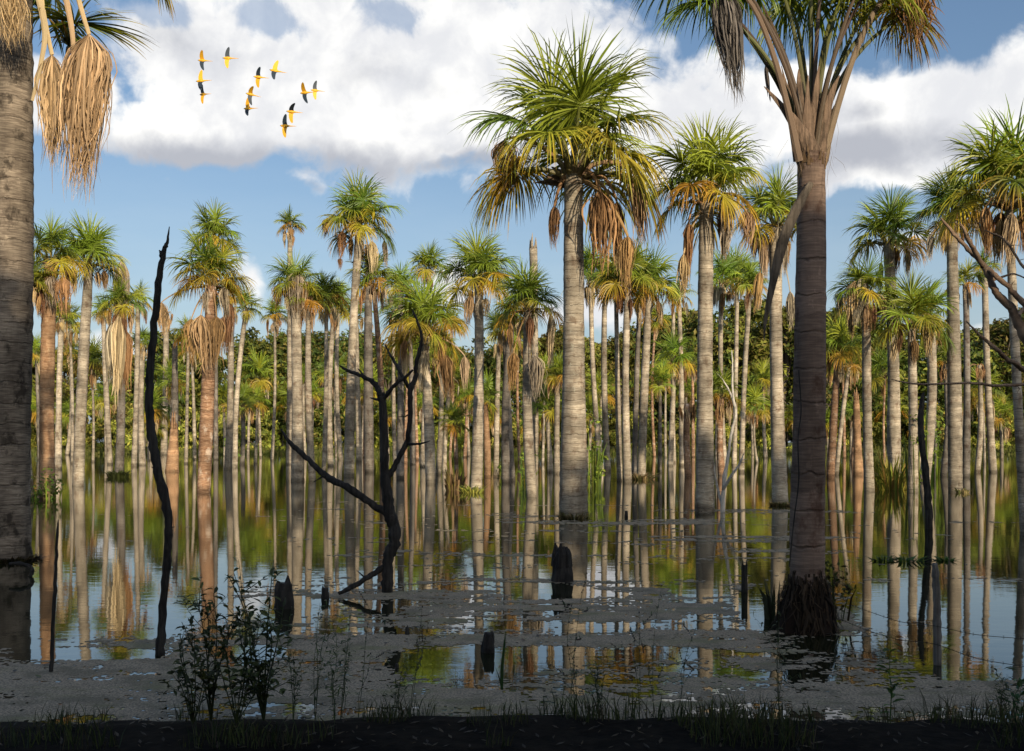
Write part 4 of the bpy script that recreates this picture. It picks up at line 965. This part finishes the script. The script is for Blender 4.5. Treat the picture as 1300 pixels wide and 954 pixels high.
branchy('bleached_branches', 'small pale leafless tree beside the tall gold leaved palm', 'dead tree', (918, 650), D,
        [('trunk', [(917, 658, 6), (918, 630, 5.5), (920, 605, 5), (925, 575, 4), (929, 548, 3.5), (934, 525, 3.5), (931, 508, 3.5), (930, 490, 2.6), (930, 465, 2), (929, 445, 1)]),
         ('branch', [(918, 622, 4.5), (928, 605, 3.6, -.3), (936, 594, 3, -.4), (941, 585, 2.4, -.5), (944, 576, 1, -.5)]),
         ('branch', [(932, 512, 3), (926, 497, 2.4, .3), (921, 488, 2, .4), (916, 480, 1, .5)]), ('branch', [(916, 640, 4), (911, 620, 2.6, .3), (907, 600, 2.4, .4), (905, 575, 1.2, .4)])], M_PALE, jag=.05)
D = dist(672)
branchy('burnt_snag', 'split black trunk leaning in front of the cream coloured palm', 'dead tree', (1179, 672), D,
        [('trunk', [(1179, 680, 10), (1179, 650, 9.5), (1177, 620, 9), (1174, 590, 8.5), (1170, 560, 8), (1169, 530, 7.5), (1170, 510, 6), (1173, 498, 2)])], M_BURNT)
B = at(1190, 844, dist(844))
branchy('fence_post', 'grey weathered wooden post with rusty wire at the lower right', 'post', (1190, 844), dist(844),
        [('post', [(1190, 856, 10), (1190, 843, 10), (1190, 800, 9.6), (1189, 760, 9.4), (1188, 735, 9), (1187, 719, 8), (1187, 715, 5)])], M_POST, jag=.1)
Dp = dist(844); m_ = Dp / F
def wire(name, pts, label):
    q = smooth_path([tuple(at(px, py, D)) for px, py, D in pts], 14); B = Vector(q[0]); q = q - np.array(B)
    mb = MB(); tube(mb, q, np.full(len(q), .0028), 5, cap=True)
    for k in range(3, len(q) - 2, 4):
        for s in (1, -1): tube(mb, [q[k] - np.array([0.004, 0, .016 * s]), q[k] + np.array([.006, .004, .016 * s])], [.0016, .0005], 3)
    o = mb.build(name, M_BURNT, loc=B); tag(o, label, 'wire', 'barbed wires on the post')
wire('barbed_wire', [(1066, 786, 10.2), (1100, 800, 9.8), (1140, 812, 9.3), (1187, 818, Dp - .03), (1240, 836, 8.5), (1310, 848, 8.3)], 'lower sagging barbed wire strung through the grey post')
wire('barbed_wire', [(1080, 768, 10.3), (1110, 779, 9.9), (1145, 790, 9.4), (1187, 795, Dp - .03), (1240, 806, 8.6), (1312, 812, 8.3)], 'upper sagging barbed wire strung through the grey post')
# bare tree leaning in from beyond the right edge
branchy('bare_tree', 'twisted bare brown branches reaching in from the right edge', 'dead tree', (1352, 790), dist(790),
        [('trunk', [(1352, 800, 26), (1350, 720, 24), (1346, 640, 22), (1340, 560, 20), (1330, 500, 18), (1318, 460, 15), (1302, 428, 13), (1290, 404, 11), (1283, 390, 10), (1268, 376, 9), (1262, 366, 8.5), (1253, 345, 8.5), (1248, 336, 7), (1232, 320, 5.5), (1216, 303, 5), (1205, 290, 4), (1194, 277, 2)]),
         ('branch', [(1248, 338, 7), (1237, 318, 6, -.1), (1229, 304, 6, -.15), (1224, 292, 4, -.2), (1219, 284, 1.5, -.2)]),
         ('branch', [(1253, 341, 6, 0), (1266, 352, 6.5, -.1), (1280, 364, 6.5, -.1), (1292, 378, 7, -.1), (1306, 394, 8, -.1), (1325, 430, 9, 0), (1332, 490, 9, .1)]),
         ('branch', [(1262, 355, 4), (1270, 353, 3, .1), (1284, 348, 2.5, .1), (1294, 350, 2, .2), (1306, 356, 2, .3)]),
         ('branch', [(1312, 352, 4, .2), (1296, 335, 3.5, .3), (1284, 316, 3.2, .3), (1272, 302, 2.6, .3), (1258, 296, 2, .3), (1250, 292, 1, .3)]),
         ('branch', [(1341, 520, 12), (1318, 480, 9), (1300, 470, 7.5, -.1), (1288, 461, 6.5, -.2), (1277, 455, 5.5, -.2), (1268, 446, 5, -.3), (1256, 436, 4.5, -.3), (1240, 422, 3, -.3), (1227, 408, 1.5, -.3)]),
         ('branch', [(1344, 505, 7), (1310, 490, 4.2, -.3), (1290, 489, 3.6, -.4), (1265, 490, 3.4, -.5), (1240, 487, 3, -.6), (1210, 487, 2.6, -.7), (1180, 488, 2.4, -.8), (1155, 487, 2, -.8), (1132, 482, 1, -.9)]),
         ('branch', [(1290, 404, 6), (1296, 396, 5, .2), (1308, 388, 4, .3)])], M_BARE)

def stump(px, by, w, h, label, mat=M_BURNT, spiky=5, name='stump'):
    D = dist(by); m = D / F; B = at(px, by, D); B.z = 0; rng = np.random.default_rng(int(px))
    mb = MB(); W_ = w * m / 2; H = h * m
    tube(mb, [(0, 0, -.1), (0, 0, H * .2), (0, 0, H * .55), (W_ * .1, 0, H * .78)], [W_ * 1.15, W_, W_ * .85, W_ * .7], 14, rng=rng, jag=.14)
    for k in range(spiky):
        a = rng.uniform(0, 6.28); r = W_ * .55; c_ = np.array([math.cos(a) * r, math.sin(a) * r, 0])
        tube(mb, [c_ + [0, 0, H * .4], c_ * 1.1 + [0, 0, H * .75], c_ * 1.15 + [0, 0, H * rng.uniform(.8, 1.05)]], [W_ * .42, W_ * .34, W_ * .08], 6, rng=rng, jag=.2)
    o = mb.build(name, mat, smooth=False, loc=B); tag(o, label, 'stump', 'rotten stumps in the shallow water')
stump(713, 738, 27, 47, 'big shaggy black stump before the central palm', spiky=14)
stump(360, 772, 24, 40, 'smooth dark stump behind the leafy foreground shrub', spiky=3)
stump(413, 760, 10, 17, 'small square black stump left of the burnt tree', spiky=2)
stump(620, 828, 17, 31, 'blunt black stump near the bottom beside the green blade', spiky=3)
stump(517, 806, 6, 12, 'tiny black stump in the middle of the weed mat', spiky=2)
stump(504, 848, 5, 7, 'tiniest black stub near the bottom of the weed mat', spiky=1)
stump(795, 657, 5, 10, 'little black stub in the water behind the central palm', spiky=1)
stump(945, 752, 8, 44, 'narrow dark mossy stump left of the near palm', spiky=5)
o = branchy('driftwood', 'dark crooked driftwood at the foot of the left edge palm', 'driftwood', (36, 730), dist(732),
    [('branch', [(12, 716, 4), (26, 716, 5), (38, 720, 5), (41, 726, 5), (38, 732, 4), (30, 736, 2)])], M_BURNT)

# ------------------------------------------------------------------ plants on the near bank
M_WEED = leaf_mat('weed_leaf', .25, .5, .3, .3)
def lance(mb, P, d, ln, w, col, rng, sag=.4):
    d = unit(np.asarray(d, float)); s = unit(np.cross(d, [0, 0, 1.0]) + rng.normal(0, .35, 3)); n = np.cross(s, d)
    p1 = P + d * ln * .4; p2 = P + d * ln * .75 - np.array([0, 0, sag * ln * .15]); p3 = P + d * ln - np.array([0, 0, sag * ln * .45])
    up = n * w * .35
    mb.add([P, p1 + s * w + up, p1, p1 - s * w + up, p2 + s * w * .75 + up, p2, p2 - s * w * .75 + up, p3], [(0, 2, 1, 1), (0, 3, 2, 2), (1, 2, 5, 4), (2, 3, 6, 5), (4, 5, 7, 7), (5, 6, 7, 7)], np.asarray(col) * rng.uniform(.6, 1.35))
def stem_plant(name, px, top, D, nst, spread, nl, ll, lw, cols, label, cat='plant', group=None, lean=0, rs=.004, heads=False, fork=3):
    """a plant rooted on the bank; px, top say where its tip is seen"""
    D = D * .905; ll = ll * .93; B = at(px, 900, D); B.z = float(ground_z(np.array([B.x]), np.array([D]))[0]) - .01
    H = at(px, top, D).z - B.z; rng = np.random.default_rng(int(px * 11 + top)); cols = np.array(cols)
    root = empty(name, B, label, cat, group)
    st, lf = MB(), MB()
    for k in range(nst):
        a = rng.uniform(0, 6.28); sp = spread * rng.uniform(.2, 1); h = H * (1 if k == 0 else rng.uniform(.45, .98))
        tip = np.array([math.cos(a) * sp + lean * (k == 0 or rng.random() < .6), math.sin(a) * sp * .6, h])
        P = smooth_path([(0, 0, 0), tip * [.25, .25, .35] + rng.normal(0, .012, 3), tip * [.6, .6, .7] + rng.normal(0, .015, 3), tip], 6)
        tube(st, P, np.linspace(rs, rs * .35, len(P)), 5, cols[0] * .8)
        lines = [P]
        for f in range(fork):
            i0 = rng.integers(len(P) // 3, len(P) - 2); b = unit(rng.normal(0, 1, 3) + [0, 0, .6]) * H * rng.uniform(.12, .30)
            Q = smooth_path([P[i0], P[i0] + b * .5 + rng.normal(0, .006, 3), P[i0] + b + [0, 0, .01]], 4); tube(st, Q, np.linspace(rs * .5, rs * .2, len(Q)), 4, cols[0] * .8); lines.append(Q)
        for Li, Q in enumerate(lines):
            n_ = nl if Li == 0 else max(3, nl // 3)
            for t in np.linspace(.22 if Li == 0 else .3, 1, n_):
                i0 = min(len(Q) - 2, int(t * (len(Q) - 1))); p = Q[i0] + (Q[i0 + 1] - Q[i0]) * rng.random()
                d = unit(rng.normal(0, 1, 3) * [1, 1, .5] + [0, 0, .45])
                lance(lf, p, d, ll * rng.uniform(.6, 1.2), lw * rng.uniform(.7, 1.2), cols[rng.integers(0, len(cols))], rng)
            if heads:
                for t in np.linspace(.55, 1, 5):
                    p = Q[min(len(Q) - 1, int(t * (len(Q) - 1)))]
                    tube(st, [p - [0, 0, .006], p, p + [0, 0, .006]], [.002, .006, .002], 6, (.05, .035, .03))
    st.build('stem', M_WEED, root); lf.build('foliage', M_WEED, root)
    return root
DK = [(.040, .058, .020), (.055, .078, .024), (.080, .10, .028)]; MG = [(.05, .075, .025), (.075, .10, .03), (.04, .06, .02)]
stem_plant('shrub', 268, 742, 7.55, 6, .26, 15, .085, .015, DK, 'dark leafy shrub in front of the burnt pole, leftmost tall one', 'shrub', 'shrubs on the near bank', rs=.006)
stem_plant('shrub', 335, 712, 7.65, 8, .32, 17, .085, .015, DK, 'tallest dark leafy shrub before the smooth stump', 'shrub', 'shrubs on the near bank', rs=.007, fork=4)
stem_plant('shrub', 300, 775, 7.45, 8, .30, 14, .08, .015, DK, 'low dense dark shrub between the two taller dark shrubs', 'shrub', 'shrubs on the near bank', rs=.005)
stem_plant('shrub', 245, 800, 7.4, 7, .22, 12, .075, .015, DK, 'lowest dark shrub at the very foot of the burnt pole', 'shrub', 'shrubs on the near bank', rs=.005)
for k, (px, top, ln, hd, c, lb) in enumerate(((372, 770, .02, 0, MG, 'thin pale weed right of the dark shrubs'), (400, 765, .05, 0, MG, 'slender leaning weed with narrow leaves, left of the denser weed'), (432, 768, .09, 0, MG, 'dense narrow leaved weed leaning right below the burnt tree'), (455, 752, .12, 1, MG, 'tall weed with seed heads leaning below the burnt tree'), (425, 800, .0, 0, MG, 'short bushy weed below the small square stump'),
        (520, 770, .10, 1, MG, 'sparse weed with arching stems right of the tiny stump'), (500, 830, .1, 0, MG, 'low leaning weed near the bottom centre'), (732, 752, 0, 1, MG, 'tall straight weed with beaded seed heads before the central palm reflection'), (722, 770, .03, 1, MG, 'second shorter beaded weed before the central palm reflection'),
        (812, 778, .0, 1, DK, 'dark reddish flower spike in the lower middle right'), (830, 744, .01, 1, MG, 'thin upright weed right of the beaded weeds'), (858, 790, .12, 1, MG, 'weed leaning far right near the shaded gold palm reflection'), (990, 760, -.03, 0, DK, 'thin trailing weed left of the near palm roots'), (1272, 856, 0, 0, MG, 'tiny green plant at the bottom right corner'), (760, 830, 0, 0, MG, 'very low weed tuft at the bottom right of centre'))):
    stem_plant('weed', px, top, 7.5 + .1 * (k % 4), 2 if hd else 4, .05, 12 if hd else 20, .05 if hd else .055, .0055, c, lb, 'weed', 'weeds on the near bank', lean=ln, rs=.0025, heads=bool(hd), fork=2)
r_ = stem_plant('seedling', 1130, 808, 7.6, 2, .03, 12, .10, .016, [(.05, .10, .02), (.07, .13, .03)], 'bright broad leaved seedling at the bottom right', 'plant', None, rs=.004, fork=0)
stem_plant('seedling', 1290, 846, 7.5, 3, .05, 9, .08, .014, [(.04, .09, .03), (.06, .11, .03)], 'small broad leaved seedling in the bottom right corner', 'plant', None, rs=.003, fork=0)
B = at(637, 880, 7.9); B.z = 0
mb = MB(); q = smooth_path([(0, 0, -.05), (.002, 0, .15), (.016, 0, .3), (.030, 0, .44)], 5); tube(mb, q, np.interp(np.linspace(0, 1, len(q)), [0, .3, .8, 1], [.010, .013, .008, .001]), 6, (.03, .06, .015), .35)
tube(mb, smooth_path([(.01, .02, -.05), (-.02, .02, .08), (-.05, .02, .16)], 4), np.linspace(.008, .001, 9), 6, (.03, .05, .015), .35)
tag(mb.build('reed', M_WEED, loc=B), 'single thick green reed blade by the blunt black stump', 'reed')

# ------------------------------------------------------------------ the flock of macaws
def flat_mat(name, c, rough=.6):
    m, g, out = new_mat(name); p = N(g, 'ShaderNodeBsdfPrincipled'); t = N(g, 'ShaderNodeTexCoord')
    L(g, mixc(g, noise(g, t.outputs['Object'], 30, 3), tuple(x * .75 for x in c), tuple(x * 1.2 for x in c)), p.inputs['Base Color']); setin(p, 'Roughness', rough)
    L(g, p.outputs[0], out.inputs[0]); return m
MY, MK = flat_mat('yellow_feathers', (.78, .40, .02)), flat_mat('dark_shaded_feathers', (.015, .028, .045))  # dark one paints a wing's shade together with its dark upper feathers
MBK = flat_mat('beak', (.03, .03, .03))
def bird_mesh(seed, upw, dnw, dark_up, dark_dn):
    """head towards -x; wings given by their elevation angle in degrees and sweep"""
    mb = MB()
    xs_ = [-.20, -.185, -.16, -.13, -.09, -.03, .04, .10, .16, .24, .34, .50]
    rs_ = [.008, .026, .044, .050, .052, .068, .070, .055, .034, .024, .016, .004]
    tube(mb, [(x, 0, -.004 if x < .1 else .0) for x in xs_], rs_, 12, flat=.85, mi=0)
    tube(mb, [(-.185, 0, -.002), (-.212, 0, -.004), (-.225, 0, -.022)], [.020, .014, .002], 6, mi=2)
    for k, (ang_, dk) in enumerate(((upw, dark_up), (dnw, dark_dn))):
        a, sw = R(ang_[0]), ang_[1]; d = np.array([0, -math.cos(a), math.sin(a)])
        ts = np.array([0, .12, .3, .5, .7, .88, 1.0]); span = .46
        ch = np.array([.19, .20, .19, .175, .15, .11, .03]); lead = np.array([-.085, -.11, -.12, -.11, -.085, -.045, .01]) + sw * ts ** 1.5 * .12
        nrm = np.cross([1.0, 0, 0], d) * .006
        V = []; bend = np.array([0, -math.sin(a), -math.cos(a)]) * .05
        for t, c, l in zip(ts, ch, lead):
            o_ = d * (span * t + .02) + bend * t * t
            V += [o_ + [l, 0, 0] + nrm, o_ + [l + c, 0, 0] + nrm * .3, o_ + [l + c, 0, 0] - nrm * .3, o_ + [l, 0, 0] - nrm]
        Q = []; M = []
        for i in range(len(ts) - 1):
            b = i * 4; Q += [(b, b + 4, b + 5, b + 1), (b + 2, b + 6, b + 7, b + 3), (b + 1, b + 5, b + 6, b + 2), (b + 3, b + 7, b + 4, b)]
        b = (len(ts) - 1) * 4; Q += [(b, b + 1, b + 2, b + 3), (0, 3, 2, 1)]
        mb.add(V, Q, None, 1 if dk else 0)
    return mb.mesh('macaw', [MY, MK, MBK])
BM = [bird_mesh(0, (62, .3), (-70, .9), False, True), bird_mesh(1, (72, .3), (-95, -.1), True, False), bird_mesh(2, (85, .1), (-80, .4), False, True), bird_mesh(3, (60, .9), (-80, .2), True, False)]
birds = [(260, 77, 0, 'yellow bellied macaw at the top left of the flock'), (292, 74, 1, 'dark winged macaw second from the left along the top'), (258, 103, 2, 'macaw with raised yellow wing, middle of the left column'), (261, 120, 3, 'lowest macaw of the left column, one wing dark'),
         (331, 98, 1, 'macaw flying just left of the large upright winged one'), (352, 90, 2, 'macaw with the longest upright wing in the middle of the flock'), (321, 120, 0, 'upper macaw of the pair below the middle'), (318, 138, 0, 'lower macaw of the pair below the middle'),
         (390, 118, 0, 'left macaw of the close pair on the right'), (403, 115, 1, 'rightmost macaw with a dark raised wing'), (373, 142, 3, 'macaw above the lowest one of the flock'), (365, 160, 1, 'lowest macaw of the whole flock')]
for k, (px, py, v, lb) in enumerate(birds):
    o = bpy.data.objects.new('macaw', BM[v]); COL.objects.link(o); o.location = at(px - 3, py, 40 + (k % 5) * .8)
    o.rotation_euler = (R(rg.uniform(-22, 22)), R(rg.uniform(-2, 10)), R(rg.uniform(-25, 25))); s = .84 + .05 * (k % 3)
    o.scale = (s, s, s); tag(o, lb, 'bird', 'flock of macaws')

SC.view_settings.view_transform = 'Standard'; SC.view_settings.look = 'None'
SC.view_settings.exposure = 0.08; SC.view_settings.gamma = 1.0; SC.view_settings.use_curve_mapping = False
SC.cycles.max_bounces = 6; SC.cycles.diffuse_bounces = 2; SC.cycles.glossy_bounces = 3; SC.cycles.transmission_bounces = 2; SC.cycles.transparent_max_bounces = 4
SC.cycles.caustics_reflective = False; SC.cycles.caustics_refractive = False

# fallen leaf scraps lying on the weed
mb = MB(); rl = np.random.default_rng(21); n = 420
Y = rl.uniform(8.2, 17, n); X = rl.uniform(-.5, .5, n) * Y; ok = weed_cover(X, Y) > .53; X, Y = X[ok], Y[ok]; n = len(X)
a = rl.uniform(0, 3.14, n); l = rl.uniform(.012, .05, n); w = l * rl.uniform(.25, .5, n)
dx, dy = np.cos(a), np.sin(a); Z = np.full(n, .014)
V = np.stack([np.stack([X - dx * l, Y - dy * l, Z], 1), np.stack([X + dy * w, Y - dx * w, Z + .004], 1), np.stack([X + dx * l, Y + dy * l, Z + rl.uniform(0, .012, n)], 1), np.stack([X - dy * w, Y + dx * w, Z + .004], 1)], 1)
cl = np.array([(.20, .11, .05), (.12, .07, .04), (.28, .18, .07), (.05, .04, .03), (.10, .12, .03)])[rl.integers(0, 5, n)]
mb.add(V.reshape(-1, 3), np.arange(n * 4).reshape(-1, 4), np.repeat(cl, 4, 0))
tag(mb.build('fallen_leaves', M_WEED), 'brown leaf scraps scattered over the floating weed', 'leaves', kind='stuff')

# sparse dark sedge and leaf litter on the muddy near bank
mb = MB(); rl = np.random.default_rng(33); n = 9000
X = rl.uniform(-4.2, 4.2, n); Y = rl.uniform(6.1, 7.25, n); edge = 6.95 + .45 * (fnoise(X / 1.1 + 40, X * 0 + 1.7, 6, 4) - .5)
dens_ = fnoise(X * 1.4 + 9, Y * 1.4, 41, 3); keepb = (dens_ > .46) & (Y < edge + .12); X, Y, dens_ = X[keepb], Y[keepb], dens_[keepb]; n = len(X)
Z = np.maximum(ground_z(X, Y), -.02); a = rl.uniform(0, 3.14, n); h = rl.uniform(.03, .15, n) * (1 + 3 * (dens_ - .46)); w = rl.uniform(.0015, .0045, n); lx, ly = rl.normal(0, .35, n) * h, rl.normal(0, .35, n) * h
V = np.stack([np.stack([X - np.cos(a) * w, Y - np.sin(a) * w, Z - .01], 1), np.stack([X + np.cos(a) * w, Y + np.sin(a) * w, Z - .01], 1), np.stack([X + lx * .4 + np.cos(a) * w, Y + ly * .4, Z + h * .6], 1), np.stack([X + lx * .4 - np.cos(a) * w, Y + ly * .4, Z + h * .6], 1), np.stack([X + lx, Y + ly, Z + h], 1)], 1)
b5 = np.arange(n)[:, None] * 5
Q = np.concatenate([b5 + np.array([[0, 1, 2, 3]]), b5 + np.array([[3, 2, 4, 4]])])
cl = np.array([(.030, .042, .014), (.045, .038, .020), (.018, .028, .010), (.06, .07, .02)])[rl.integers(0, 4, n)]
mb.add(V.reshape(-1, 3), Q, np.repeat(cl, 5, 0))
n = 420; X = rl.uniform(-4, 4, n); Y = rl.uniform(6.1, 7.0, n); Z = np.maximum(ground_z(X, Y), .0) + .006; a = rl.uniform(0, 3.14, n); l = rl.uniform(.01, .04, n); w = l * .35; dx, dy = np.cos(a), np.sin(a)
V = np.stack([np.stack([X - dx * l, Y - dy * l, Z], 1), np.stack([X + dy * w, Y - dx * w, Z + .006], 1), np.stack([X + dx * l, Y + dy * l, Z + rl.uniform(0, .02, n)], 1), np.stack([X - dy * w, Y + dx * w, Z + .006], 1)], 1)
mb.add(V.reshape(-1, 3), np.arange(n * 4).reshape(-1, 4), np.repeat(np.array([(.035, .022, .012), (.02, .014, .008), (.055, .036, .018)])[rl.integers(0, 3, n)], 4, 0))
tag(mb.build('sedge', M_WEED), 'short dark sedge and leaf litter on the muddy near bank', 'grass', kind='stuff')
